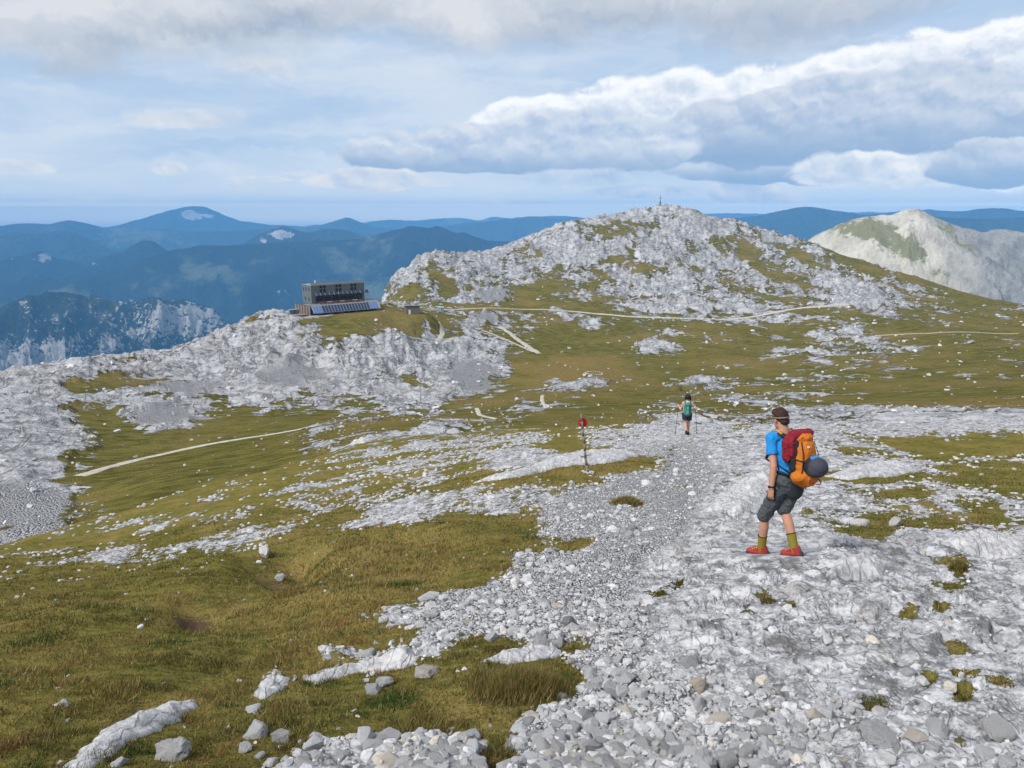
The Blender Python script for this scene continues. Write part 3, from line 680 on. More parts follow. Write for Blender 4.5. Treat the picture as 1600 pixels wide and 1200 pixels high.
mountain('far_range', [(480,352),(560,349),(605,343),(650,345),(690,341),(720,340),(750,345),(770,338),(800,342),(835,338),(880,337),(930,342),(1000,340),(1100,334),(1150,333),(1250,336),(1350,331),(1450,334),(1600,330),(1900,334)], 36000, 4000, M_forest_far, [], 0.6, 9, label='faint farthest range along the horizon', bias=-.3)
mountain('middle_range', [(640,366),(700,352),(760,346),(800,341),(830,338),(860,342),(900,340),(960,350),(1100,360)], 24000, 4000, M_forest_far, [], 0.7, 10, label='blue range left of the summit hill', bias=-.3)
mountain('blue_mountain', [(1040,352),(1100,346),(1160,340),(1200,334),(1235,326),(1262,322),(1290,327),(1330,333),(1390,337),(1450,345),(1700,350)], 15500, 3500, M_forest_far, [], 0.7, 11, label='blue mountain between the summit hill and the white mountain', bias=-.3)
mountain('dark_blue_range', [(1380,352),(1450,338),(1500,340),(1540,342),(1600,340),(1800,345)], 12000, 3000, M_forest_far, [], 0.7, 12, label='dark blue range behind the white mountain', bias=-.3)
mountain('skyline_range', [(1350,345),(1390,331),(1440,328),(1500,330),(1540,325),(1570,326),(1600,330),(1900,328)], 20000, 3000, M_forest_far, [], 0.7, 13, label='blue skyline range at far right', bias=-.3)

# mountain at right: bare limestone, sunlit side painted into its colour, yellow-green turf on its left shoulder
def sunlit_rock_mat():
    m, t, b = mat('sun_painted_mountain')
    P = t.new('ShaderNodeTexCoord').outputs['Object']
    st = t.new('ShaderNodeMapping'); st.inputs['Rotation'].default_value = (0, 0, 0.5); st.inputs['Scale'].default_value = (1, 1, 0.35); t.put(st.inputs['Vector'], P)
    n1 = t.noise(P, 1 / 240.0, 6, 0.6); n2 = t.noise(st.outputs[0], 1 / 40.0, 8, 0.68); n3 = t.noise(P, 1 / 12.0, 6, 0.7)
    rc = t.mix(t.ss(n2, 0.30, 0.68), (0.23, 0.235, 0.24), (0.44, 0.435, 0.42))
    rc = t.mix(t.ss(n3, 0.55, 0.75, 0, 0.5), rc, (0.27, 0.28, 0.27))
    pale = t.attr('pale'); rc = t.mix(pale, rc, t.mix(t.ss(n2, .3, .7), (0.50, 0.465, 0.385), (0.82, 0.775, 0.66)))  # sunlight put into the rock colour as a paler, warmer tone
    gc = t.mix(n3, (0.20, 0.20, 0.085), (0.38, 0.36, 0.20))
    f = t.ss(t.add(t.attr('rock'), t.add(t.mul(t.sub(n2, .5), 1.9), t.mul(t.sub(n3, .5), .9))), 0.40, 0.60)
    t.put(b.inputs['Base Color'], t.mix(f, gc, rc)); b.inputs['Roughness'].default_value = .95; b.inputs['Specular IOR Level'].default_value = .05
    t.put(b.inputs['Normal'], t.bump(t.add(n2, t.mul(n3, .6)), 1.0, 22.0))
    return m
wm = mountain('sun_painted_mountain', [(1190,430),(1240,392),(1265,374),(1290,360),(1315,348),(1340,342),(1382,334),(1393,338),(1405,330),(1425,325),(1440,328),(1455,338),(1480,347),(1520,360),(1540,366),(1552,356),(1570,358),(1600,362),(1700,372),(1850,392),(2050,430),(2350,480),(2800,600)],
              1900, 1000, sunlit_rock_mat(), [], 0.5, 14, 560, base=-700, label='limestone mountain at right, its sunlit side painted in paler colour', wl=230, rows=110)
co = np.empty(len(wm.data.vertices) * 3, np.float32); wm.data.vertices.foreach_get('co', co); co = co.reshape(-1, 3)
wx, wy = project(co[:, 0].astype(float), co[:, 1].astype(float), co[:, 2].astype(float))
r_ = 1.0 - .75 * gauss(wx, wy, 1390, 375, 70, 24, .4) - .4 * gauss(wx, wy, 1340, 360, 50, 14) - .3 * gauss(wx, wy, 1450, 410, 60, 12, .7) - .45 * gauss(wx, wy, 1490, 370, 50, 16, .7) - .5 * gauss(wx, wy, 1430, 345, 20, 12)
p_ = sm(wx, 1560, 1420) * sm((wx - 1430) * 0.75 - (wy - 330), 30, -10)  # mask of the painted sunlit side
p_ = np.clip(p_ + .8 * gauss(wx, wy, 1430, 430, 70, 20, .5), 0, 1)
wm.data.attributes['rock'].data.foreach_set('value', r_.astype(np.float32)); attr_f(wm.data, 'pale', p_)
me = raw_mesh('valley_floor', [(-17800, -1800, VALLEY), (17800, -1800, VALLEY), (17800, 18800, VALLEY), (-17800, 18800, VALLEY)], [(0, 1, 2, 3)], False, [M_forest_far])
attr_f(me, 'rock', [-.3] * 4); tag(link('valley_floor', me), kind='structure')

# ------------------------------------------------------------------ haze
bm = bmesh.new(); bmesh.ops.create_cube(bm, size=1.0)
bmesh.ops.scale(bm, vec=(36000, 21000, 1), verts=bm.verts); bmesh.ops.translate(bm, vec=(0, 8500, 0), verts=bm.verts)
for v in bm.verts: v.co.z = 130.0 if v.co.z > 0 else VALLEY - 240
me = bpy.data.meshes.new('haze'); bm.to_mesh(me); bm.free()
hm = bpy.data.materials.new('haze'); hm.use_nodes = True; hm.node_tree.nodes.clear(); t = NT(hm.node_tree)
o_ = t.new('ShaderNodeOutputMaterial'); pv = t.new('ShaderNodeVolumePrincipled')
pv.inputs['Color'].default_value = (0.19, 0.53, 1.0, 1); pv.inputs['Density'].default_value = 8.8e-5; pv.inputs['Anisotropy'].default_value = -0.15
t.l.new(pv.outputs[0], o_.inputs['Volume']); me.materials.append(hm); hm.cycles.homogeneous_volume = True; pv.inputs['Density Attribute'].default_value = ''
tag(link('haze', me), kind='stuff')

# ------------------------------------------------------------------ stones
def rock_proto(n, seed, flat=0.7):
    r = np.random.default_rng(seed)
    P = r.normal(size=(n, 3)); P /= np.linalg.norm(P, axis=1)[:, None]
    P = np.sign(P) * np.abs(P) ** 0.75; P *= r.uniform(0.82, 1.1, (n, 1)) * np.array([1.0, r.uniform(.62, .95), flat * r.uniform(.7, 1.1)])
    bm = bmesh.new()
    for p in P: bm.verts.new(p)
    bmesh.ops.convex_hull(bm, input=bm.verts)
    loose_v = [v for v in bm.verts if not v.link_faces]
    if loose_v: bmesh.ops.delete(bm, geom=loose_v, context='VERTS')
    bmesh.ops.triangulate(bm, faces=bm.faces); bmesh.ops.recalc_face_normals(bm, faces=bm.faces)
    bm.verts.ensure_lookup_table()
    for i, v in enumerate(bm.verts): v.index = i
    V = np.array([v.co[:] for v in bm.verts]); Fc = np.array([[v.index for v in f.verts] for f in bm.faces]); bm.free()
    return V / 1.0, Fc
def stone_mat(name, s=1.0):
    m, t, b = mat(name)
    P = t.new('ShaderNodeTexCoord').outputs['Object']
    tint = t.attr('tint', 'Color')
    n = t.noise(P, 26 / s, 5, .68); n2 = t.noise(P, 90 / s, 3, .7)
    c = t.mix(1.0, tint, t.mix(t.ss(n, .3, .7), (0.72, 0.72, 0.72), (1.18, 1.17, 1.15)), blend='MULTIPLY')
    c = t.mix(t.mul(t.ss(n, .58, .72), .45), c, (0.16, 0.155, 0.14))
    t.put(b.inputs['Base Color'], c); b.inputs['Roughness'].default_value = .92; b.inputs['Specular IOR Level'].default_value = .15
    t.put(b.inputs['Normal'], t.bump(t.add(n, t.mul(n2, .5)), 0.7, 0.02 * s))
    return m
M_stone = stone_mat('limestone_rubble')
def tints(n, r=rng):
    g = r.uniform(0.27, 0.58, n); c = np.stack([g, g * 1.02, g * 1.075], 1)
    w = r.random(n) < .06; c[w] *= np.array([1.06, .97, .84])
    return c
def rots(n, tilt=0.5, r=rng):
    az_ = r.uniform(0, 2 * pi, n); tx = r.normal(0, tilt, n)
    ca, sa, cx, sx = np.cos(az_), np.sin(az_), np.cos(tx), np.sin(tx)
    M = np.zeros((n, 3, 3)); M[:, 0, 0] = ca; M[:, 0, 1] = -sa * cx; M[:, 0, 2] = sa * sx; M[:, 1, 0] = sa; M[:, 1, 1] = ca * cx; M[:, 1, 2] = -ca * sx; M[:, 2, 1] = sx; M[:, 2, 2] = cx
    return M
def scatter(name, protos, pos, size, M, col, m, parent=None):
    VV, FF, CC = [], [], []; off = 0; k = rng.integers(0, len(protos), len(pos))
    for i, (V_, F_) in enumerate(protos):
        q = np.where(k == i)[0]
        if not len(q): continue
        W_ = np.einsum('nij,kj->nki', M[q], V_) * size[q][:, None, None] + pos[q][:, None, :]
        VV.append(W_.reshape(-1, 3)); nv = len(V_)
        FF.append((F_[None] + (np.arange(len(q)) * nv)[:, None, None] + off).reshape(-1, 3)); off += nv * len(q)
        CC.append(np.repeat(col[q], nv, 0))
    me = raw_mesh(name, np.concatenate(VV), np.concatenate(FF), False, [m]); attr_c(me, 'tint', np.concatenate(CC))
    return link(name, me, parent)

MAN = FN.at(1243, 868.5); 
small = [rock_proto(11, 100 + i) for i in range(10)]
medium = [rock_proto(26, 200 + i, .66) for i in range(8)]
N = 100000
a_ = rng.uniform(RAD(-42), RAD(42), N); l_ = rng.uniform(math.log(2.3), math.log(48), N)
x_ = np.sin(a_) * np.exp(l_); y_ = np.cos(a_) * np.exp(l_); R_ = np.exp(l_)
rv = FN.zz(x_, y_, rockn); lv = FN.zz(x_, y_, loose); z_ = FN.zz(x_, y_)
q_ = sm(rv, .40, .60); lvv = sm(lv + .15 * fbm(x_ * 2, y_ * 2, 3, 401), .25, .65)
edge_b = np.exp(-((rv - .5) / .12) ** 2)
tread = gauss(*project(x_, y_, z_), 1050, 790, 50, 70) + gauss(*project(x_, y_, z_), 1010, 880, 80, 40)
prob = q_ * (.10 + .90 * lvv) * (1 - .7 * np.clip(tread, 0, 1)) + .35 * edge_b + .004 + .06 * sm(R_, 9, 16) * sm(rv, .05, .35)
keep = rng.random(N) < prob
size = np.exp(rng.normal(math.log(.0175), .58, N)) * (1 + .7 * sm(R_, 5, 2.5))
size = np.clip(size, .010 + .0011 * R_ + .0012 * R_ * (q_ < .4), np.minimum(.15, .018 * R_))
# keep the hikers' footing clear
fx, fy = project(x_, y_, z_)
keep &= ~((np.abs(fx - 1212) < 70) & (np.abs(fy - 864) < 16) & (size > .012))
idx = np.where(keep)[0]
# the 300 that show largest become parts of the ground, one by one
vis = size[idx] / R_[idx] * ((fx[idx] > -20) & (fx[idx] < 1620) & (fy[idx] < 1210) & (fy[idx] > 660))
order = idx[np.argsort(-vis)]
big, rest = order[:285], order[285:]
pos = np.stack([x_, y_, z_], 1)
pos[:, 2] += size * rng.uniform(-.25, .22, N)
sm_ = rest[size[rest] < .04]; md_ = rest[size[rest] >= .04]
tag(scatter('rubble', small, pos[sm_], size[sm_], rots(len(sm_)), tints(len(sm_)), M_stone, ground), kind='stuff')
tag(scatter('rubble', medium, pos[md_], size[md_], rots(len(md_), .35), tints(len(md_)), M_stone, ground), kind='stuff')
def lump(n, seed, flat=.7, sub=1, amp=.05):
    """an angular, chipped boulder: hull, cut edges, roughened"""
    V_, F_ = rock_proto(n, seed, flat)
    bm = bmesh.new(); vs_ = [bm.verts.new(v) for v in V_]
    for f in F_: bm.faces.new([vs_[i] for i in f])
    bmesh.ops.dissolve_limit(bm, angle_limit=RAD(14), verts=bm.verts, edges=bm.edges)
    bmesh.ops.bevel(bm, geom=list(bm.edges), offset=.03, segments=1, affect='EDGES', clamp_overlap=True)
    bmesh.ops.triangulate(bm, faces=bm.faces)
    for _ in range(sub):
        bmesh.ops.subdivide_edges(bm, edges=bm.edges, cuts=1, use_grid_fill=True); bmesh.ops.triangulate(bm, faces=bm.faces)
    P = np.array([v.co[:] for v in bm.verts])
    d_ = fbm(P[:, 0] * 1.9 + seed, P[:, 1] * 1.9 + P[:, 2] * 1.7, 5, seed, gain=.62) * amp
    for v, dd in zip(bm.verts, d_): v.co *= 1 + dd
    me = bpy.data.meshes.new('stone'); bm.to_mesh(me); bm.free()
    return me
protos3 = []
for i in range(9):
    me = lump(22, 300 + i, .66, 1, .16)
    for j in range(4):
        g = .33 + .06 * j
        mm = me.copy(); mm.materials.append(M_stone)
        attr_c(mm, 'tint', np.tile([[g, g * 1.02, g * 1.07] if not (j == 2 and i % 3 == 0) else [g * 1.06, g * .99, g * .9]], (len(mm.vertices), 1))); protos3.append(mm)
for n_, i in enumerate(big):
    o = bpy.data.objects.new('stone', protos3[int(rng.integers(len(protos3)))]); COL.objects.link(o); o.parent = ground
    o.location = pos[i]; o.rotation_euler = (rng.normal(0, .3), rng.normal(0, .3), rng.uniform(0, 6.3)); o.scale = (size[i],) * 3

# scattered blocks on the hillside
N = 9000
a_ = rng.uniform(RAD(-42), RAD(42), N); l_ = rng.uniform(math.log(70), math.log(650), N)
x_ = np.sin(a_) * np.exp(l_); y_ = np.cos(a_) * np.exp(l_); z_ = FM.zz(x_, y_); rv = FM.zz(x_, y_, rockm)
keep = rng.random(N) < (.10 + .6 * sm(rv, .15, .5))
keep &= (np.hypot(x_ - hc.x, y_ - hc.y) > 24) & (np.hypot(x_ - SHED.x, y_ - SHED.y) > 9)
bx0, by0 = project(x_, y_, z_); keep &= ~((np.abs(bx0 - 912) < 14) & (by0 > 615) & (by0 < 680))
i = np.where(keep)[0]; sz = np.clip(np.exp(rng.normal(math.log(.0016), .5, len(i))) * np.exp(l_[i]), .12, 1.4)
p_ = np.stack([x_[i], y_[i], z_[i] + sz * .1], 1)
M_block = stone_mat('limestone_blocks', 14.0)
tag(scatter('rubble', small, p_, sz, rots(len(i), .3), tints(len(i)) * 1.12, M_block, hillside), kind='stuff')

# ------------------------------------------------------------------ turf: blades of grass
def grass_mat():
    m, t, b = mat('grass_blades')
    t.put(b.inputs['Base Color'], t.attr('tint', 'Color')); b.inputs['Roughness'].default_value = .8; b.inputs['Specular IOR Level'].default_value = .04
    tr = t.new('ShaderNodeBsdfTranslucent'); t.put(tr.inputs[0], t.attr('tint', 'Color'))
    mxs = t.new('ShaderNodeMixShader'); mxs.inputs[0].default_value = .3
    t.l.new(b.outputs[0], mxs.inputs[1]); t.l.new(tr.outputs[0], mxs.inputs[2])
    o = [n for n in t.n if n.type == 'OUTPUT_MATERIAL'][0]; t.l.new(mxs.outputs[0], o.inputs[0])
    return m
M_blade = grass_mat()
def blades(name, x, y, z, h, w, dryv, parent=None, lean=.45, r=rng, herb=None):
    n = len(x); th = r.uniform(0, 2 * pi, n)
    sx, sy = np.cos(th) * w / 2, np.sin(th) * w / 2
    lx = r.normal(0, lean, n) * h + .12 * h; ly = r.normal(0, lean, n) * h
    V_ = np.empty((n, 3, 3))
    V_[:, 0] = np.stack([x - sx, y - sy, z], 1); V_[:, 1] = np.stack([x + sx, y + sy, z], 1); V_[:, 2] = np.stack([x + lx, y + ly, z + h], 1)
    me = raw_mesh(name, V_.reshape(-1, 3), np.arange(3 * n).reshape(n, 3), True, [M_blade])
    k = np.clip(dryv + r.normal(0, .28, n), 0, 1)[:, None]
    c = (1 - k) * np.array([[.092, .094, .030]]) + k * np.array([[.275, .210, .082]])
    if herb is not None: c = np.where((herb + r.normal(0, .08, n) > .26)[:, None], np.array([[.050, .088, .026]]), np.where((herb + r.normal(0, .08, n) < -.34)[:, None], np.array([[.20, .105, .05]]), c))
    c = c * r.uniform(.42, 1.55, (n, 1)) * np.where(r.random((n, 1)) < .5, np.array([[1.12, .95, .85]]), np.array([[.88, 1.06, 1.0]])); c[r.random(n) < .07] = (.36, .29, .15)
    attr_c(me, 'tint', np.repeat(c, 3, 0)); return link(name, me, parent)
N = 680000
a_ = rng.uniform(RAD(-41), RAD(41), N); l_ = rng.uniform(math.log(2.5), math.log(24), N)
R_ = np.exp(l_); x_ = np.sin(a_) * R_; y_ = np.cos(a_) * R_
rv = FN.zz(x_, y_, rockn + .3 * fineN); dv = FN.zz(x_, y_, dryn)
cl = fbm(x_ * 2.4, y_ * 2.4, 4, 501, gain=.6); cl2 = fbm(x_ * .5, y_ * .5, 3, 502)
keep = (rv < .45) & (FN.zz(x_, y_, soil) < .30 + .35 * rng.random(N)) & (rng.random(N) < .62 + .7 * cl - .25 * sm(rv, .25, .45))
i = np.where(keep)[0]
h = .85 * (.030 + .045 * sm(cl, -.2, .6) + .03 * sm(dv, .2, .8)) * rng.uniform(.5, 1.3, N) 
k = dv * .9 + .18 + 1.0 * cl2 + .5 * cl; herb = fbm(x_ * 1.5, y_ * 1.5, 4, 503, gain=.6)
tag(blades('grass', x_[i], y_[i], FN.zz(x_[i], y_[i]) - .008, h[i], (.003 + .0009 * R_[i]), k[i], ground, herb=herb[i]), kind='stuff')

# ------------------------------------------------------------------ bedrock slabs rising out of the turf
def slab_mat():
    m, t, b = mat('pale_bedrock')
    P = t.new('ShaderNodeTexCoord').outputs['Object']
    n = t.noise(P, 9, 6, .68); n2 = t.noise(P, 45, 4, .7)
    st = t.new('ShaderNodeMapping'); st.inputs['Rotation'].default_value = (0, 0, .7); st.inputs['Scale'].default_value = (1, .25, 1); t.put(st.inputs['Vector'], t.v('ADD', P, t.v('SCALE', new_noisevec(t, P, 4), scale=.2)))
    ck = t.ss(t.vor(st.outputs[0], 8, 'DISTANCE_TO_EDGE', dim='2D'), 0, .07)
    c = t.mix(t.ss(t.add(t.mul(n, .6), t.mul(n2, .4)), .36, .62), (.30, .305, .325), (.56, .565, .585))
    c = t.mix(t.mul(t.sub(1, ck), .35), c, (.14, .13, .12))
    t.put(b.inputs['Base Color'], c); b.inputs['Roughness'].default_value = .92; b.inputs['Specular IOR Level'].default_value = .12
    t.put(b.inputs['Normal'], t.bump(t.add(t.mul(ck, .3), t.add(n, t.mul(n2, .4))), .9, .03))
    return m
M_slab = slab_mat()
def outcrop(poly, h, label, group=None, res=58, seed=0):
    W_ = np.array([FN.at(*p)[:2] for p in poly])
    c = W_.mean(0); mn = W_.min(0); mxx = W_.max(0); size_ = (mxx - mn).max(); stp = size_ / res
    gx = np.arange(mn[0] - 3 * stp, mxx[0] + 3 * stp, stp); gy = np.arange(mn[1] - 3 * stp, mxx[1] + 3 * stp, stp)
    X, Y = np.meshgrid(gx, gy); p = np.stack([X.ravel(), Y.ravel()], 1)
    p = p + np.stack([fbm(p[:, 0] * 5, p[:, 1] * 5, 3, seed), fbm(p[:, 0] * 5 + 9, p[:, 1] * 5, 3, seed + 3)], 1) * size_ * .035
    dm = np.full(len(p), 1e9); ins = np.zeros(len(p), bool)
    for i in range(len(W_)):
        a, b = W_[i], W_[(i + 1) % len(W_)]; ab = b - a
        t_ = np.clip(((p - a) @ ab) / (ab @ ab), 0, 1); dm = np.minimum(dm, np.linalg.norm(p - a - t_[:, None] * ab, axis=1))
        cr = ((a[1] > p[:, 1]) != (b[1] > p[:, 1])) & (p[:, 0] < (b[0] - a[0]) * (p[:, 1] - a[1]) / (b[1] - a[1] + 1e-12) + a[0]); ins ^= cr
    sd_ = np.where(ins, dm, -dm).reshape(X.shape)
    g = FN.zz(X.ravel(), Y.ravel()).reshape(X.shape)
    wdt = h * 1.3
    Z = g + h * (1 - np.exp(-np.maximum(sd_, 0) / wdt)) + np.where(sd_ > 0, (ridged(X / h * .22, Y / h * .35, 4, 601 + seed) - .5) * h * .75 * sm(sd_, 0, wdt) + fbm(X / h * 1.2, Y / h * 1.2, 3, 611 + seed) * h * .22, 0) - np.where(sd_ < 0, .03 + 2.2 * -sd_, 0) + .004
    ok = sd_ > -2.2 * stp
    Fc = grid_faces(*X.shape); Fc = Fc[ok.ravel()[Fc].all(1)]
    used = np.unique(Fc); remap = np.full(X.size, -1); remap[used] = np.arange(len(used))
    V_ = np.stack([X.ravel(), Y.ravel(), Z.ravel()], 1)[used]; o3 = V_.mean(0)
    me = raw_mesh('rock_outcrop', V_ - o3, remap[Fc], True, [M_slab])
    return tag(link('rock_outcrop', me, None, o3), label, 'rock outcrop', group)
outcrop([(96,1205),(125,1168),(165,1142),(215,1117),(262,1099),(300,1094),(316,1102),(300,1113),(270,1132),(225,1152),(190,1172),(150,1198),(130,1218)], .07, 'long narrow white slab of bedrock slanting through the turf at the lower left corner', seed=1)
outcrop([(468,1063),(500,1048),(560,1037),(610,1022),(655,1014),(652,1030),(625,1046),(600,1050),(560,1051),(520,1063),(490,1071)], .06, 'low flat white slab between turf and the trail edge, pointing towards the grass clump', seed=2)
outcrop([(750,1036),(785,1019),(830,1008),(870,1010),(880,1024),(840,1032),(800,1038)], .07, 'grey bedrock hump right behind the large reddish grass clump', seed=3)
outcrop([(393,1087),(408,1066),(438,1057),(459,1062),(442,1078),(415,1094)], .08, 'small rugged pale outcrop just left of the low flat slab', seed=4)
outcrop([(735,756),(790,742),(840,727),(885,713),(930,707),(985,704),(1000,712),(960,722),(905,727),(850,737),(800,748)], .16, 'broad smooth white rock plate crossing behind the marker pole', seed=5)
outcrop([(1098,800),(1120,776),(1150,757),(1185,745),(1215,750),(1222,775),(1200,797),(1150,806)], .16, 'rounded pale bedrock bulge beside the hiker in the blue shirt, under his arm', seed=6)
outcrop([(1285,902),(1305,878),(1335,866),(1365,868),(1385,880),(1380,900),(1345,910)], .11, 'knobbly grey bedrock knoll with moss in its clefts right of the hiker', seed=7)
outcrop([(545,692),(560,682),(580,679),(590,685),(570,692)], .45, 'white double hump of rock on the brow of the grass slope', seed=8)
outcrop([(1290,745),(1330,728),(1400,722),(1440,732),(1400,745),(1330,750)], .12, 'flat layered rock ledge among turf patches at the right side', seed=9)
outcrop([(1470,850),(1510,832),(1570,836),(1610,850),(1590,872),(1520,868)], .12, 'broken grey ledge at the right edge of the slope', seed=10)

def boulder(px, py, wpx, label, flat=.75, hue=(1, 1.02, 1.07), g=.40, seed=0, rz=None, sink=.25, group=None, n=18):
    p = FN.at(px, py); me = lump(n, 700 + seed, flat, 3, .22); me.materials.append(M_stone)
    attr_c(me, 'tint', np.tile([[g * h_ for h_ in hue]], (len(me.vertices), 1)))
    me.name = 'boulder'
    d_ = p.y * CP - p.z * SP; s_ = wpx / F * d_ / 2 * .95
    o = link('boulder', me, None, p + Vector((0, 0, s_ * flat * (1 - sink) * .55)))
    o.scale = (s_, s_, s_); o.rotation_euler = (rng.normal(0, .12), rng.normal(0, .12), rz if rz is not None else rng.uniform(0, 6))
    return tag(o, label, 'boulder', group)
boulder(272,1186,60,'smooth pale grey boulder at the bottom edge right of the long white slab', .85, seed=1, g=.42)
boulder(402,1150,46,'flat topped pale block leaning on a darker grey boulder in the turf', .62, seed=2, g=.44)
boulder(440,1158,38,'blue grey rounded boulder touching the flat topped pale block', .95, seed=3, g=.33)
boulder(383,1174,28,'smaller pale stone at the left foot of the flat topped block', .75, seed=4, g=.40)
boulder(403,1183,28,'thin flat stone lying in front of the flat topped block', .35, seed=5, g=.36)
boulder(666,1054,46,'wedge shaped tan and grey rock tipped against the turf near the trail edge', .5, (1.05, 1, .95), seed=6, g=.36, rz=2.6)
boulder(583,1084,32,'grey boulder in the turf, front one of a pair', .9, seed=7, g=.36)
boulder(600,1070,30,'paler boulder of the same pair, touching the grey one from behind', .7, seed=8, g=.43)
boulder(397,1110,28,'angular whitish stone below the rugged pale outcrop', .75, seed=9, g=.46)
boulder(188,1196,30,'low white stone beside the foot of the long slab', .5, seed=10, g=.46)
boulder(415,868,28,'white boulder at the rim of the dark grassy hollow', .8, seed=11, g=.52)
boulder(438,905,18,'narrow grey stone half buried on the near lip of the grassy hollow', .9, seed=12, g=.38)
boulder(988,828,22,'dark grey single stone on the fine gravel of the trail', .75, seed=13, g=.22)
boulder(1342,822,36,'pale low boulder left of a turf patch behind the hiker with the backpack', .5, seed=14, g=.46)
boulder(1400,822,30,'upright pale grey block standing in the turf patch at right', .95, seed=15, g=.40)
boulder(1378,1160,84,'largest flat grey slab rock lying on the rubble at lower right', .42, seed=16, g=.35, rz=.2)
boulder(1090,1074,32,'upright tan coloured stone among grey rubble at the bottom', 1.0, (1.1, .98, .82), seed=17, g=.40)
boulder(1093,1108,36,'pale rounded block right below the upright tan stone', .8, seed=18, g=.44)
boulder(1180,1083,30,'slanting pointed shard of pale rock in the rubble', .55, seed=19, g=.40, rz=2.2)
boulder(887,975,28,'dark grey boulder half sunk in trail gravel', .7, seed=20, g=.20)
boulder(768,1000,26,'small whitish cube of rock above the turf cushion on the rubble', .85, seed=21, g=.47)
boulder(100,1103,22,'lone white stone in the grass above the long slab', .8, seed=22, g=.50)
boulder(676,962,32,'flat pale stone on the left rim of the rubble tongue', .5, seed=23, g=.42)
boulder(980,1065,44,'wide pale boulder in the rubble right of the grass clump', .55, seed=24, g=.42)
boulder(1560,1140,60,'broad grey block at the right edge low down', .5, seed=25, g=.36)

# tufts of grass
def tuft(px, py, wpx, hpx, dry_, label, n=900, lean=.35, red=0.0):
    p = FN.at(px, py); d_ = p.y * CP - p.z * SP; rx = wpx / F * d_ / 2 * 1.15; hh = hpx / F * d_ * (.62 if wpx < 100 else .9)
    r = np.random.default_rng(int(px)); q = r.normal(0, .45, (n, 2)); q = q[np.hypot(q[:, 0], q[:, 1]) < 1]
    x, y = q[:, 0] * rx, q[:, 1] * rx * .7; rr = np.hypot(q[:, 0], q[:, 1]); n = len(x)
    z = FN.zz(p.x + x, p.y + y) - p.z - .01 + hh * .35 * (1 - rr ** 2) 
    o = blades('grass_tuft', x, y, z, hh * (1 - .5 * rr) * r.uniform(.4, 1.0, n), np.full(n, max(.004, .0011 * d_)), np.full(n, dry_) , None, lean, r)
    # cushion under the blades
    k = 12; th = np.linspace(0, 2 * pi, 17)[:-1]; VV = [(0, 0, hh * .38)]
    for j in range(1, 4):
        for a in th: VV.append((cos(a) * rx * j / 3, sin(a) * rx * .7 * j / 3, FN.z(p.x + cos(a) * rx * j / 3, p.y + sin(a) * rx * .7 * j / 3) - p.z + hh * .38 * (1 - (j / 3) ** 2) - .012))
    FF = [(0, 1 + i, 1 + (i + 1) % 16) for i in range(16)]
    for j in range(2):
        for i in range(16):
            a, b, c, e = 1 + j * 16 + i, 1 + j * 16 + (i + 1) % 16, 17 + j * 16 + (i + 1) % 16, 17 + j * 16 + i; FF += [(a, e, c), (a, c, b)]
    me = raw_mesh('root_cushion', VV, FF, True, [M_cush]); o.location = p; link('root_cushion', me, o)
    return tag(o, label, 'grass tuft')
M_cush = plain('mossy_cushion', (.075, .068, .025), .95, .4, 60, .6)
tuft(978,788,52,22,.75,'round straw coloured tussock alone on the gravel trail',1500,.5)
tuft(812,1080,150,44,.60,'large clump of long reddish green grass at the rubble edge',5200,.28)
tuft(780,1015,60,16,.35,'low olive cushion of turf ringed by rubble above the large clump',1600)
tuft(1030,930,22,12,.1,'dark green moss cushion at the left end of the bedrock shelf',500)
tuft(1062,914,20,14,.1,'green moss cushion beside a pale rock on the shelf',500)
tuft(1199,940,26,14,.3,'yellowish moss tuft directly below the front shoe',500)
tuft(1236,948,18,10,.25,'small green tuft below the rear shoe of the hiker',400)
tuft(1500,892,34,28,.3,'tall rusty green tuft growing from a cleft at right',900)
tuft(1505,1092,34,14,.3,'bright green tuft near the right edge by the rubble',700)
tuft(1450,1068,24,14,.15,'yellow green sprig between pale stones at right',400)
tuft(1365,1106,66,14,.15,'flat green cushion behind the largest slab rock',1200)
tuft(1215,1112,54,10,.25,'thin dark green strip of turf in the rubble at bottom centre',900)
tuft(780,1196,70,18,.4,'patch of short turf in rubble at the bottom edge',1600)
tuft(1562,1068,44,14,.6,'brownish withered tuft at the far right',700)

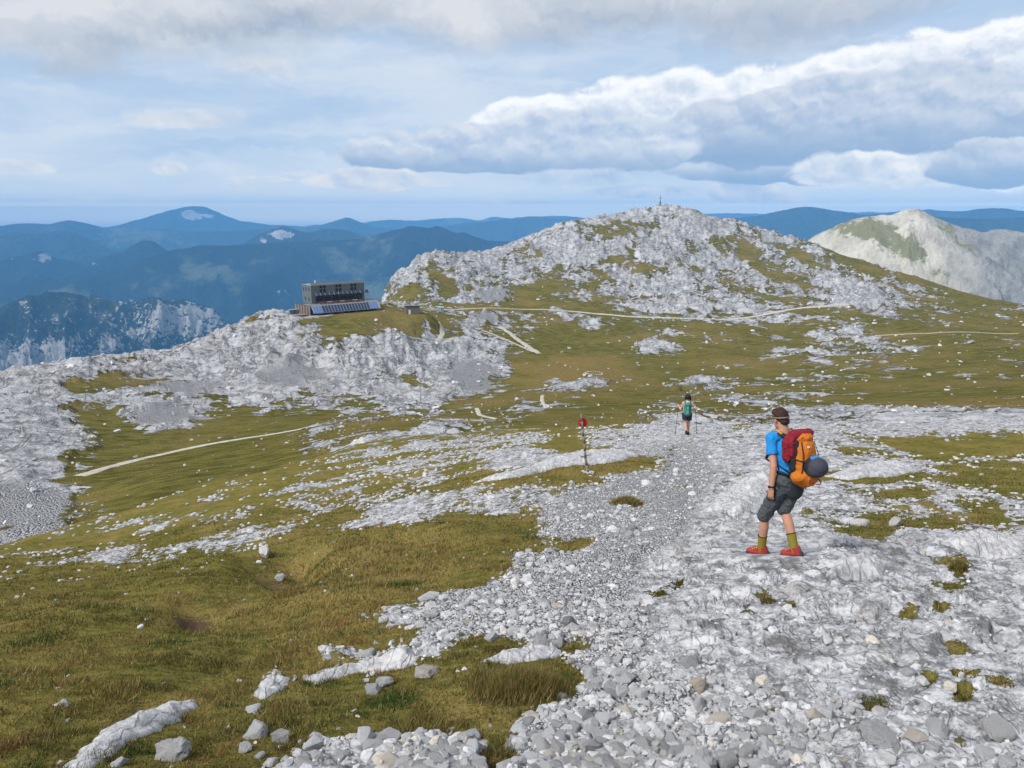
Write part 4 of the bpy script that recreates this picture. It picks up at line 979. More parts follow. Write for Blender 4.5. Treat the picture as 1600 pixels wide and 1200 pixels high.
# ------------------------------------------------------------------ footpaths across the hillside
def path_mat():
    m, t, b = mat('trodden_gravel'); P = t.new('ShaderNodeTexCoord').outputs['Object']; n = t.noise(P, .8, 6, .7)
    t.put(b.inputs['Base Color'], t.mix(t.ss(n, .3, .7), (.33, .31, .27), (.52, .49, .43))); b.inputs['Roughness'].default_value = .95
    return m
M_path = path_mat()
def footpath(c, w, label, lift=.12):
    kk = 5; pd = np.pad(c, ((kk, kk), (0, 0)), 'edge'); c = np.stack([np.convolve(pd[:, j], np.ones(2 * kk + 1) / (2 * kk + 1), 'valid') for j in (0, 1)], 1)
    tg = np.gradient(c, axis=0); tg /= np.linalg.norm(tg, axis=1)[:, None] + 1e-9; nr_ = np.stack([-tg[:, 1], tg[:, 0]], 1)
    s_ = np.cumsum(np.r_[0, np.linalg.norm(np.diff(c, axis=0), axis=1)])
    wl_ = w / 2 * (1 + .6 * fbm(s_ * .22, s_ * 0, 4, 801)); wr_ = w / 2 * (1 + .6 * fbm(s_ * .22, s_ * 0 + 7, 4, 802))
    u = np.linspace(-1, 1, 7)
    X = c[:, 0:1] + nr_[:, 0:1] * np.where(u < 0, u * wl_[:, None], u * wr_[:, None]); Y = c[:, 1:2] + nr_[:, 1:2] * np.where(u < 0, u * wl_[:, None], u * wr_[:, None])
    Z = FM.zz(X.ravel(), Y.ravel()).reshape(X.shape) + lift * (1 - np.abs(u) ** 4) - .02
    me = raw_mesh('footpath', np.stack([X, Y, Z], -1).reshape(-1, 3), grid_faces(*X.shape), True, [M_path])
    return tag(link('footpath', me), label, kind='structure')
for (pts, w_, lab), c in zip(PATHS, PTH): footpath(c, w_, lab)

# ------------------------------------------------------------------ generic solids
def box(bm, c, s, rot=None):
    M_ = Matrix.Translation(c) @ (rot.to_4x4() if rot is not None else Matrix.Identity(4)) @ Matrix.Diagonal((*s, 1))
    return bmesh.ops.create_cube(bm, size=1.0, matrix=M_)['verts']
def cyl(bm, a, b, r0, r1=None, seg=10):
    a, b = Vector(a), Vector(b); d_ = b - a
    M_ = Matrix.Translation((a + b) / 2) @ d_.to_track_quat('Z', 'Y').to_matrix().to_4x4()
    bmesh.ops.create_cone(bm, cap_ends=True, segments=seg, radius1=r0, radius2=r1 if r1 is not None else r0, depth=d_.length, matrix=M_)
def fin(name, bm, m, parent=None, smooth=False, loc=None):
    me = bpy.data.meshes.new(name); bm.to_mesh(me); bm.free()
    if smooth:
        for p in me.polygons: p.use_smooth = True
    me.materials.append(m); return link(name, me, parent, loc)
def boxes(name, lst, m, parent):
    bm = bmesh.new()
    for b in lst: box(bm, *b)
    return fin(name, bm, m, parent)

# ------------------------------------------------------------------ mountain hut
M_clad = plain('grey_metal_cladding', (.135, .155, .155), .55, .08, 1.2, 0, .2)
M_roof = plain('roof_sheet', (.36, .38, .40), .5, .08, 1, 0, .3)
M_glass = plain('dark_glazing', (.018, .02, .024), .15, .1, 2, 0, 0, .6)
M_blind = plain('pale_blind', (.5, .52, .53), .6, .05, 2)
M_panel = plain('solar_cells', (.020, .034, .085), .25, .2, .8, 0, 0, .7)
M_panel2 = plain('solar_collector', (.10, .19, .40), .3, .1, .8, 0, 0, .7)
M_alu = plain('aluminium_frame', (.52, .54, .57), .45, .06, 2, 0, .4)
M_conc = plain('concrete', (.36, .345, .32), .9, .15, 1.5)
M_dark = plain('dark_steel', (.035, .035, .04), .6, .1, 3)
M_deck = plain('weathered_planks', (.20, .19, .18), .85, .25, 3)
M_wood = plain('larch_boards', (.11, .062, .045), .85, .25, 3)
M_red = plain('red_bench', (.30, .045, .03), .7, .15, 3)
M_white = plain('white_paint', (.62, .62, .60), .6, .06, 3)
hut = empty('mountain_hut', HUT, HA, 'long grey metal mountain hut with solar panels on the edge of the cliff', 'mountain hut')
Lh, Dh = 24.0, 9.0
def prism(name, quad, z0, z1s, m, parent):
    """upright prism over a quad, its top edge heights given corner by corner"""
    V_ = [(x, y, z0) for x, y in quad] + [(x, y, z) for (x, y), z in zip(quad, z1s)]
    n = len(quad); Fc = [tuple(range(n))[::-1], tuple(range(n, 2 * n))] + [(i, (i + 1) % n, n + (i + 1) % n, n + i) for i in range(n)]
    me = bpy.data.meshes.new(name); me.from_pydata(V_, [], Fc); me.update(); me.materials.append(m); return link(name, me, parent)
q = [(0, 0), (Lh, 0), (Lh, Dh), (0, Dh)]
prism('upper_wall', q, 7.3, [12.0, 12.0, 10.9, 10.9], M_clad, hut)
prism('roof', [(-.25, -.25), (Lh + .25, -.25), (Lh + .25, Dh + .25), (-.25, Dh + .25)], 11.2, [12.28, 12.28, 11.15, 11.15], M_roof, hut).location = (0, 0, .02)
prism('lower_wall', [(.0, 1.6), (Lh, 1.6), (Lh, Dh - .01), (0, Dh - .01)], 3.9, [7.3] * 4, M_clad, hut)
boxes('side_wall', [((.9, .8, 5.6), (1.8, 1.58, 3.4))], M_clad, hut); boxes('side_wall', [((Lh - .6, .8, 5.6), (1.2, 1.58, 3.4))], M_clad, hut)
ch = fin('chimney', (lambda b: (cyl(b, (3.5, 3.5, 11.6), (3.5, 3.5, 13.0), .35), b)[1])(bmesh.new()), M_alu, hut)
# three groups of four windows
for gx in (4.3, 11.3, 18.2):
    for i in range(2):
        for j in range(2):
            x0 = gx + i * 1.55; z0 = 10.9 - j * 1.85 - .2
            fr = boxes('window', [((x0 - .52, -.02, z0), (.08, .12, 1.5)), ((x0 + .52, -.02, z0), (.08, .12, 1.5)), ((x0, -.02, z0 + .72), (.96, .12, .08)), ((x0, -.02, z0 - .72), (.96, .12, .08))], M_dark, hut)
            boxes('pane', [((x0, -.025, z0), (.955, .06, 1.355))], M_blind if (gx == 5.6 and i == 0 and j == 1) else M_glass, fr)
for y0, z0 in ((2.0, 9.6), (5.0, 9.5), (7.4, 9.4), (2.4, 5.6), (6.0, 5.6)):
    fr = boxes('window', [((-.03, y0, z0), (.1, .75, 1.5))], M_dark, hut); boxes('pane', [((-.09, y0, z0), (.03, .6, 1.35))], M_glass, fr)
# glazed front of the dining room: posts and panes set back under the panels
for i in range(11):
    x0 = 2.9 + i * 1.82
    boxes('window', [((x0, 1.52, 5.75), (1.66, .12, 2.5))], M_glass, hut)
    boxes('mullion', [((x0 - .91, 1.50, 5.6), (.14, .2, 3.3))], M_wood if i % 3 else M_dark, hut)
boxes('transom', [((12.2, 1.47, 6.25), (20.5, .1, .14)), ((12.2, 1.47, 4.5), (20.5, .1, .12))], M_wood, hut)
for i in range(7):
    boxes('post', [((1.6 + i * 3.5, -1.3, 5.5), (.16, .16, 3.2))], M_dark, hut)
# upper row of solar panels standing out from the wall
rt = Euler((RAD(-38), 0, 0)).to_matrix()
boxes('panel_rail', [((Lh / 2 + 2.2, -1.15, 7.12), (Lh - .8, .1, .16)), ((Lh / 2 + 2.2, -.1, 7.9), (Lh - .8, .1, .12))], M_dark, hut)
for i in range(12):
    x0 = 2.6 + i * 2.0
    p = boxes('solar_panel', [((x0, -.72, 7.62), (1.74, .08, 1.45), Euler((RAD(-52 + 90), 0, 0)).to_matrix() if False else Euler((RAD(-38), 0, 0)).to_matrix())], M_panel, hut)
    boxes('panel_frame', [((x0 - .94, -.74, 7.62), (.1, .12, 1.5), rt)], M_alu, p)
# terrace and the sloping collector field in front of it
prism('terrace', [(-3.2, -6.2), (Lh + 3.4, -6.2), (Lh + 3.4, 1.5), (-3.2, 1.5)], 2.4, [3.85] * 4, M_deck, hut)
prism('basement_wall', [(-2.2, -5.4), (Lh + 2.6, -5.4), (Lh + 2.6, Dh), (-2.2, Dh)], -1.5, [2.39] * 4, M_conc, hut)
rs = Euler((RAD(-40), 0, 0)).to_matrix()
prismV = boxes('collector_base', [((Lh / 2 - .1, -7.55, 2.35), (Lh + 6.0, .12, 3.7), rs)], M_roof, hut)
for i in range(22):
    x0 = -2.3 + i * 1.32
    boxes('solar_panel', [((x0, -7.68, 2.38), (1.04, .1, 3.25), rs)], M_panel2 if i < 3 or i > 18 else M_panel, hut)
for i, (x0, w) in enumerate(((-1.6, 2.6), (3.4, .5), (7.6, .5), (12.6, .7), (15.2, 2.2), (19.5, .4), (21.5, .4), (24.6, 3.2))):
    boxes('opening' if w > 1 else 'buttress', [((x0, -5.5 if w > 1 else -5.75, .6), (w, .3 if w > 1 else .7, 2.6))], M_dark, hut)
boxes('door', [((17.8, -5.55, .6), (1.6, .2, 2.2))], M_panel2, hut)
# railing posts and tables
for i in range(13): boxes('railing_post', [((-3 + i * 2.3, -6.1, 4.3), (.07, .07, 1.0))], M_dark, hut)
boxes('railing', [((Lh / 2, -6.1, 4.8), (Lh + 6.4, .06, .07)), ((Lh / 2, -6.1, 4.4), (Lh + 6.4, .04, .05))], M_dark, hut)
def table(x, y, lab, m):
    o = empty('terrace_table', HUT + Matrix.Rotation(HA, 3, 'Z') @ Vector((x, y, 3.86)), HA, lab, 'table', 'tables on the hut terrace')
    boxes('table_top', [((0, 0, .75), (2.2, .8, .06))], M_white if m else M_red, o)
    boxes('bench', [((0, -.75, .45), (2.2, .3, .05))], M_red, o); boxes('bench', [((0, .75, .45), (2.2, .3, .05))], M_red, o)
    for sx in (-.9, .9): boxes('leg', [((sx, 0, .36), (.08, 1.6, .72))], M_dark, o)
for i, x in enumerate((3.2, 6.4, 9.2, 12.0, 14.8, 17.8, 20.6)):
    table(x, -3.4, ('leftmost', 'second from the left', 'third from the left', 'middle', 'third from the right', 'second from the right', 'rightmost')[i] + ' of the tables with red benches on the hut terrace', i % 2)
# side fence, deck and containers on the left
fz = empty('wooden_screen', HUT + Matrix.Rotation(HA, 3, 'Z') @ Vector((-3.6, 1, 0)), HA, 'dark red brown boarded screen at the left end of the hut', 'fence')
for i in range(11): boxes('board', [((0, -6.6 + i * 1.35, 1.75), (.1, 1.22, 3.6))], M_wood if i % 2 else M_deck, fz)
boxes('rail', [((.12, 0, 3.65), (.14, 15, .14)), ((.12, 0, .4), (.14, 15, .14))], M_dark, fz)
dk = empty('timber_platform', HUT + Matrix.Rotation(HA, 3, 'Z') @ Vector((-8.2, -2.4, -.4)), HA, 'low timber platform left of the hut', 'platform')
for i in range(12): boxes('plank', [((-3.3 + i * .6, 0, .8), (.57, 7.4, .12))], M_deck, dk)
boxes('beam', [((0, -3.55, .35), (7.2, .3, .75)), ((0, 3.55, .35), (7.2, .3, .75))], M_dark, dk)
for i, lab in ((0, 'left grey steel tank on the timber platform'), (1, 'right grey steel tank on the timber platform')):
    c_ = empty('water_tank', HUT + Matrix.Rotation(HA, 3, 'Z') @ Vector((-9.1 + i * 2.0, -.6, .47)), HA, lab, 'tank')
    boxes('body', [((0, 0, .85), (1.7, 1.6, 1.7))], M_clad, c_); boxes('lid', [((0, 0, 1.76), (1.76, 1.66, .12))], M_roof, c_)

# shed
sh = empty('wooden_shed', SHED, RAD(14), 'small weathered wooden shed with pale sloping roof and white door', 'shed')
prism('wall', [(-2.9, -2), (2.9, -2), (2.9, 2), (-2.9, 2)], -1.0, [3.3, 3.3, 2.5, 2.5], M_dkw := plain('grey_boards', (.15, .135, .12), .9, .3, 2.5), sh)
bm = bmesh.new(); box(bm, (0, 0, 3.15), (6.7, 5.0, .22), Euler((RAD(-11.3), 0, 0)).to_matrix()); fin('roof', bm, M_roof, sh); sh.children[-1].location = (0, 0, 0)
sh.children[-1].location.z = .02
for i in range(9): boxes('board', [((-2.55 + i * .64, -2.03, 1.3), (.58, .06, 3.7))], M_dkw, sh) if i != 2 else None
boxes('door', [((-1.27, -2.06, .85), (.95, .08, 2.1))], M_white, sh)
BX = FM.at(689, 487)
bx_ = empty('storage_box', BX, RAD(10), 'small turquoise box hut beside the path right of the shed', 'hut')
boxes('body', [((0, 0, .9), (2.5, 2.0, 2.4))], plain('turquoise_paint', (.18, .30, .29), .6, .08, 2), bx_); boxes('roof', [((0, 0, 2.18), (2.8, 2.3, .18))], M_white, bx_)
boxes('door', [((-.5, -1.03, .75), (.8, .06, 1.7))], M_alu, bx_)
wl_ = FM.at(668, 485)
w2 = empty('low_wall', wl_, RAD(8), 'low pale stone wall between the shed and the turquoise box', 'wall')
for i in range(9): boxes('stone', [((-4 + i, 0, .2), (.96, .5, .7 + .1 * (i % 3)))], M_conc, w2)

# stone ring in the basin
rc_ = FM.at(928, 583); r_o = empty('stone_ring', rc_, 0, 'ring of white stones laid out on the golden basin floor', 'stone ring')
for i in range(26):
    a = i / 26 * 2 * pi; x, y = cos(a) * 2.7, sin(a) * 3.6
    o = bpy.data.objects.new('stone', protos3[int(rng.integers(len(protos3)))]); COL.objects.link(o); o.parent = r_o
    o.location = (x, y, FM.z(rc_.x + x, rc_.y + y) - rc_.z + .08); o.scale = (.26,) * 3; o.rotation_euler = (0, 0, a * 7)

# summit cross
sc_ = FM.at(1031, 330); sc_ = Vector((sc_.x, sc_.y, FM.z(sc_.x, sc_.y)))
sc_z = max(FM.zz(np.full(40, sc_.x) * np.linspace(.97, 1.05, 40), sc_.y * np.linspace(.97, 1.05, 40)))
kx = np.linspace(.97, 1.06, 60); zz_ = FM.zz(sc_.x * kx, sc_.y * kx); kb = kx[int(np.argmax(zz_ / kx))]
sc_ = Vector((sc_.x * kb, sc_.y * kb, FM.z(sc_.x * kb, sc_.y * kb)))
cr = empty('summit_cross', sc_, RAD(20), 'tall thin cross on the summit of the rocky hill', 'summit cross')
bm = bmesh.new(); cyl(bm, (0, 0, -.5), (0, 0, 8.6), .30, .16, 8); fin('mast', bm, M_dark, cr)
bm = bmesh.new(); cyl(bm, (-1.5, 0, 5.9), (1.5, 0, 5.9), .18, None, 8); fin('cross_arm', bm, M_dark, cr)
for sx, sy in ((-1.6, 0), (1.3, .9), (.8, -1.2)):
    bm = bmesh.new(); cyl(bm, (sx, sy, -.4), (0, 0, 3.6), .13, None, 6); fin('strut', bm, M_dark, cr)

# trail marker
pb = FN.at(917.5, 738)
pl = empty('trail_marker', pb, 0, 'leaning weathered wooden pole with a red disc behind its top', 'trail marker')
M_pole = plain('weathered_pole', (.19, .17, .155), .9, .3, 30, .5)
u_ = Vector((-.17, .02, 1.44))
bm = bmesh.new(); n_ = 9
for i in range(n_ - 1):
    a = u_ * (i / (n_ - 1)) + Vector((.006 * sin(i * 2.1), 0, 0)); b = u_ * ((i + 1) / (n_ - 1)) + Vector((.006 * sin((i + 1) * 2.1), 0, 0))
    if i == 0: a = u_ * -.1
    cyl(bm, a, b, .034 - .0016 * i, .034 - .0016 * (i + 1), 10)
fin('pole', bm, M_pole, pl, True)
dc = u_ * .845; fwd = Vector((0, 1, -.05)).normalized()
bm = bmesh.new(); cyl(bm, dc + Vector((.02, .035, 0)), dc + Vector((.02, .045, 0)), .112, None, 32); fin('disc', bm, plain('red_enamel', (.42, .012, .022), .45, .06, 6, 0, 0, .4), pl)
bm = bmesh.new(); cyl(bm, dc + Vector((-.045, .022, .0)), dc + Vector((-.045, .034, .0)), .010, None, 10); fin('bolt', bm, M_alu, pl)
bm = bmesh.new(); cyl(bm, Vector((-.15, -.02, .40)), Vector((.09, .02, .44)), .012, .012, 6); box(bm, (-.13, -.02, .395), (.07, .03, .035)); fin('cross_peg', bm, M_pole, pl)
for i, (dx_, dy_, s_) in enumerate(((-.06, -.08, .05), (.07, -.07, .055), (.03, .08, .05), (-.09, .05, .045), (.13, 0, .05), (0, -.14, .045), (.12, -.13, .04))):
    o = bpy.data.objects.new('stone', protos3[(i * 4 + 3) % len(protos3)]); COL.objects.link(o); o.parent = ground
    o.location = (pb.x + dx_, pb.y + dy_, FN.z(pb.x + dx_, pb.y + dy_) + .025); o.scale = (s_ * 1.15, s_, s_); o.rotation_euler = (0, 0, i * 1.3)

# ------------------------------------------------------------------ bodies: overlapping tapered volumes fused into one skin
class Vol:
    def __init__(s): s.bm = bmesh.new()
    def cap(s, a, b, r0, r1, flat=1.0, side=None, ends=(1, 1), seg=18):
        """tapered limb piece with rounded (1) or flat (0) ends; flat<1 squeezes it across `side`"""
        a, b = Vector(a), Vector(b); d_ = b - a; L_ = d_.length; z = d_.normalized()
        x = Vector(side or (1, 0, 0)); x = (x - z * x.dot(z)).normalized(); y = z.cross(x)
        rings = []
        if ends[0]:
            for k in (80, 55, 28): rings.append((a - z * r0 * sin(RAD(k)) , r0 * cos(RAD(k))))
        rings += [(a, r0), (a.lerp(b, .5), (r0 + r1) / 2), (b, r1)]
        if ends[1]:
            for k in (28, 55, 80): rings.append((b + z * r1 * sin(RAD(k)), r1 * cos(RAD(k))))
        R = [[s.bm.verts.new(c + x * (cos(2 * pi * i / seg) * r) + y * (sin(2 * pi * i / seg) * r * flat)) for i in range(seg)] for c, r in rings]
        for p, q_ in zip(R[:-1], R[1:]):
            for i in range(seg): s.bm.faces.new((p[i], p[(i + 1) % seg], q_[(i + 1) % seg], q_[i]))
        s.bm.faces.new(R[0][::-1]); s.bm.faces.new(R[-1]); return s
    def ell(s, c, r, rot=None, seg=20):
        M_ = Matrix.Translation(c) @ (rot.to_4x4() if rot is not None else Matrix.Identity(4)) @ Matrix.Diagonal((*r, 1))
        bmesh.ops.create_uvsphere(s.bm, u_segments=seg, v_segments=seg * 2 // 3, radius=1, matrix=M_); return s
    def box(s, c, sz, rot=None): box(s.bm, c, sz, rot); return s
    def make(s, name, m, parent, vox=.008, smooth=4, dec=None, noise=None):
        me = bpy.data.meshes.new(name); bmesh.ops.recalc_face_normals(s.bm, faces=s.bm.faces); s.bm.to_mesh(me); s.bm.free()
        o = bpy.data.objects.new(name, me); COL.objects.link(o)
        r = o.modifiers.new('r', 'REMESH'); r.mode = 'VOXEL'; r.voxel_size = vox; r.use_smooth_shade = True
        if smooth: q_ = o.modifiers.new('s', 'SMOOTH'); q_.iterations = smooth; q_.factor = .6
        if dec: q_ = o.modifiers.new('d', 'DECIMATE'); q_.ratio = dec
        dg = bpy.context.evaluated_depsgraph_get(); me2 = bpy.data.meshes.new_from_object(o.evaluated_get(dg))
        bpy.data.objects.remove(o); me2.name = name; me2.materials.clear(); me2.materials.append(m)
        if noise:
            n = len(me2.vertices); co = np.empty(n * 3, np.float32); me2.vertices.foreach_get('co', co); co = co.reshape(-1, 3); nn = np.empty(n * 3, np.float32); me2.vertices.foreach_get('normal', nn); nn = nn.reshape(-1, 3)
            amp, fx_, fz_ = noise
            dd = (ridged(co[:, 0] * fx_ + co[:, 1] * fx_ * .6, co[:, 2] * fz_ + co[:, 0] * 3, 3, 901) - .5) * amp
            me2.vertices.foreach_set('co', (co + nn * dd[:, None]).astype(np.float32).ravel()); me2.update()
        for p in me2.polygons: p.use_smooth = True
        return link(name, me2, parent)

M_skin = plain('skin', (.44, .225, .150), .55, .10, 14, .05, 0, .35)
M_hair = plain('brown_hair', (.036, .016, .010), .7, .6, 90, 1.0)
M_shirt = plain('blue_shirt', (.012, .215, .56), .8, .16, 7, 1.0)
M_short = plain('grey_hiking_shorts', (.062, .072, .080), .85, .22, 9, 1.0)
M_shortd = plain('dark_shorts_panel', (.024, .027, .032), .85, .12, 12, .2)
M_sock = plain('olive_sock', (.20, .165, .022), .9, .2, 40, .3)
M_black = plain('black_fabric', (.014, .014, .017), .8, .2, 20, .2)
M_shoe = plain('red_shoe', (.30, .030, .026), .6, .2, 25, .3)
M_sole = plain('shoe_sole', (.035, .033, .035), .8, .2, 30, .2)
M_lace = plain('yellow_lace', (.62, .42, .06), .7, .1, 40)
M_orange = plain('orange_pack_cloth', (.47, .135, .008), .7, .18, 9, 1.0)
M_rope = plain('dark_red_cloth', (.19, .009, .020), .8, .35, 16, 1.0)
M_helmet = plain('slate_cover', (.040, .042, .060), .75, .12, 14, .25)
M_strapo = plain('orange_strap', (.55, .27, .06), .75, .1, 20)

# ---- hiker with the orange pack
az_man = math.atan2(MAN.x, MAN.y)
# local x is to the right as seen by the camera, y away from it; origin on the ground under px (1210, 868)
MS = .915; mo = MAN - Matrix.Rotation(-az_man, 3, 'Z') @ Vector((.225, -.12, 0)) * MS; mo = Vector((mo.x, mo.y, MAN.z))
RZ = Matrix.Rotation(-az_man, 3, 'Z')
def gz(x, y):
    w = mo + RZ @ Vector((x, y, 0)) * MS; return (FN.z(w.x, w.y) - mo.z) / MS
man = empty('person', mo, -az_man, 'hiker in bright blue shirt and grey shorts walking downhill, head turned left', 'person'); man.scale = (MS,) * 3
V3 = Vector
Hd = V3((-.65, .76, 0)); Lf = V3((-.76, -.65, 0)); Up = V3((0, 0, 1))
gA, gB = gz(-.175, .11), gz(.235, -.11)
zs = .0
ankA, ankB = V3((-.168, .10, gA + .086)), V3((.215, -.115, gB + .09))
kneeA, kneeB = V3((-.165, .055, gA + .52)), V3((.055, .03, gB + .50))
P0 = V3((.105, -.02, .89))
hipA, hipB = P0 + Lf * .085, P0 - Lf * .085
if (hipA - kneeA).length > .47: P0.z -= .0
neck = V3((-.012, .105, 1.435)); chest = V3((.042, .055, 1.235)); waist = V3((.088, .005, 1.03))
shL = neck + Lf * .180 + V3((0, 0, -.065)); shR = neck - Lf * .180 + V3((0, 0, -.055))
elL = shL + V3((.055, -.115, -.295)); wrL = elL + V3((-.005, -.035, -.265)); 
elR = shR + V3((.04, .03, -.28)); wrR = elR + V3((-.06, .15, -.2))
headc = V3((-.078, .155, 1.575))
hq = (Hd + V3((-.12, 0, -.42))).normalized()                        # where the face points: ahead, left and down
hu = (Up - hq * hq.dot(Up)).normalized(); hs = hq.cross(hu)         # hs = his right
HR = Matrix((hs, hq, hu)).transposed()
def hp(r, f, u): return headc + hs * r + hq * f + hu * u
def hand(v, wr, dirv, palmn, thumb, s=1.0):
    """palm, four unequal bent fingers and a thumb from the side of the palm"""
    d_ = dirv.normalized(); t_ = (thumb - d_ * thumb.dot(d_)).normalized(); n_ = d_.cross(t_)
    if n_.dot(palmn) < 0: n_ = -n_
    v.cap(wr, wr + d_ * .05 * s, .026 * s, .034 * s, .55, t_); v.cap(wr + d_ * .035 * s, wr + d_ * .085 * s, .038 * s, .038 * s, .42, t_)
    for k, (off, ln) in enumerate(((.029, .068), (.010, .078), (-.010, .073), (-.028, .056))):
        b0 = wr + d_ * .088 * s + t_ * off * s; b1 = b0 + (d_ * .85 + n_ * .18 + t_ * off * 3) .normalized() * ln * .55 * s; b2 = b1 + (d_ * .75 + n_ * .62).normalized() * ln * .45 * s
        v.cap(b0 - d_ * .02 * s, b1, .0095 * s, .0085 * s, seg=10); v.cap(b1, b2, .0085 * s, .007 * s, seg=10)
    b0 = wr + d_ * .03 * s + t_ * .03 * s; b1 = b0 + (d_ * .6 + t_ * .75 + n_ * .1).normalized() * .036 * s; b2 = b1 + (d_ * .9 + t_ * .25 + n_ * .25).normalized() * .03 * s
    v.cap(b0, b1, .0125 * s, .0105 * s, seg=10); v.cap(b1, b2, .0105 * s, .0085 * s, seg=10)
v = Vol()
v.ell(hp(0, -.012, .022), (.077, .098, .098), HR); v.ell(hp(0, .030, -.045), (.055, .062, .072), HR)
v.cap(hp(0, .088, .000), hp(0, .108, -.030), .010, .0135, seg=10)               # nose
v.cap(hp(-.02, .083, -.062), hp(.02, .083, -.062), .011, .011, seg=8)           # lips
v.cap(hp(-.03, .082, .022), hp(.03, .082, .022), .010, .010, seg=8)             # brow
v.ell(hp(0, .062, -.102), (.026, .026, .018), HR)                               # chin
for sg in (-1, 1): v.ell(hp(sg * .078, -.005, -.012), (.010, .022, .032), HR, 12)
v.cap(hp(0, -.03, -.06), neck + V3((0, 0, -.03)), .056, .062)
v.cap(neck - Lf * .07 + V3((0, 0, -.03)), shR, .055, .058); v.cap(neck + Lf * .07 + V3((0, 0, -.03)), shL, .055, .058)
v.cap(chest, waist, .165, .140, .62, Lf); v.cap(neck + V3((0, 0, -.12)), chest, .15, .165, .6, Lf); v.cap(waist, P0, .14, .155, .68, Lf)
for h_, k_, a_k in ((hipA, kneeA, ankA), (hipB, kneeB, ankB)):
    v.cap(h_, k_, .088, .058, 1, Lf); bk = (k_ - a_k).normalized()
    v.cap(k_, k_.lerp(a_k, .35) - Hd * .012, .055, .057, 1, Lf); v.cap(k_.lerp(a_k, .35) - Hd * .012, a_k, .057, .036, 1, Lf)
for s_, e_, w_ in ((shL, elL, wrL), (shR, elR, wrR)):
    v.cap(s_, e_, .052, .040); v.cap(e_, e_.lerp(w_, .4), .042, .041); v.cap(e_.lerp(w_, .4), w_, .041, .027)
hand(v, wrL, V3((-.02, .10, -1)), V3((.7, .5, 0)), V3((-.7, .4, 0)))
hand(v, wrR, V3((-.3, .3, -.8)), V3((-.5, -.5, 0)), V3((-.7, .4, 0)))
v.make('body', M_skin, man, .0058, 3, .5)
eye_m = plain('eye', (.6, .58, .55), .3, .02, 5)
for sg in (-1, 1):
    bm = bmesh.new(); bmesh.ops.create_uvsphere(bm, u_segments=12, v_segments=8, radius=.012, matrix=Matrix.Translation(hp(sg * .032, .073, .0))); fin('eye', bm, eye_m, man, True)
v = Vol(); v.ell(hp(0, -.022, .032), (.084, .100, .094), HR); v.ell(hp(0, -.02, .066), (.066, .080, .046), HR); v.cap(hp(0, .05, .080), hp(0, -.045, .080), .045, .05)
v.cap(hp(0, -.07, -.04), hp(0, -.06, .0), .058, .07, .8, hs)
for sg in (-1, 1): v.cap(hp(sg * .070, .018, .02), hp(sg * .070, .022, -.01), .014, .009, seg=8)
hair = v.make('hair', M_hair, man, .006, 2, .6, (.020, 32, 24))
# trim hair off the face
bm = bmesh.new(); bm.from_mesh(hair.data)
bad = [x for x in bm.verts if (lambda q_: (q_.dot(hq) > .058 and q_.dot(hu) < .055) or (q_.dot(hq) > .03 and q_.dot(hu) < .02 and abs(q_.dot(hs)) < .06))(x.co - headc)]
bmesh.ops.delete(bm, geom=bad, context='VERTS'); bm.to_mesh(hair.data); bm.free()
bm = bmesh.new(); ringp = []
for i in range(40):
    a = 2 * pi * i / 40; c_ = hp(.0885 * sin(a), -.018 + .106 * cos(a), .012 + .018 * cos(a)); n_ = (hs * sin(a) + hq * cos(a)).normalized()
    ringp.append([bm.verts.new(c_ + n_ * dx_ + hu * dz_) for dx_, dz_ in ((0, -.010), (.004, -.010), (.004, .010), (0, .010))])
for i in range(40):
    for j in range(4): bm.faces.new((ringp[i][j], ringp[(i + 1) % 40][j], ringp[(i + 1) % 40][(j + 1) % 4], ringp[i][(j + 1) % 4]))
fin('headband', bm, plain('grey_green_headband', (.16, .13, .10), .8, .1, 30), man, True)
# clothes
v = Vol()
v.cap(neck + V3((0, 0, -.035)), neck + V3((0, 0, -.10)), .082, .13, .62, Lf, (0, 1))
v.cap(neck - Lf * .06 + V3((0, 0, -.045)), shR + V3((0, 0, .0)), .062, .070); v.cap(neck + Lf * .06 + V3((0, 0, -.045)), shL, .062, .070)
v.cap(shL + V3((0, 0, -.01)) - Lf * .03, shR + V3((0, 0, -.01)) + Lf * .03, .076, .076); v.cap(neck + V3((0, 0, -.13)), chest, .185, .188, .60, Lf); v.cap(chest, waist, .186, .160, .68, Lf); v.cap(waist, P0 + V3((0, 0, .03)), .158, .170, .72, Lf, (1, 0))
for s_, e_ in ((shL, elL), (shR, elR)):
    v.cap(s_, s_.lerp(e_, .60), .066, .066, 1, Lf, (1, 0))
v.make('shirt', M_shirt, man, .0075, 4, None, (.012, 11, 7))
v = Vol()
v.cap(P0 + V3((0, 0, .10)), P0 + V3((0, 0, -.02)), .160, .172, .72, Lf, (0, 1))
for h_, k_, a_k in ((hipA, kneeA, ankA), (hipB, kneeB, ankB)):
    v.cap(h_ + V3((0, 0, .02)), k_, .106, .082, 1, Lf); v.cap(k_, k_.lerp(a_k, .07), .084, .080, 1, Lf, (1, 0))
v.make('shorts', M_short, man, .0075, 3, None, (.018, 10, 9))
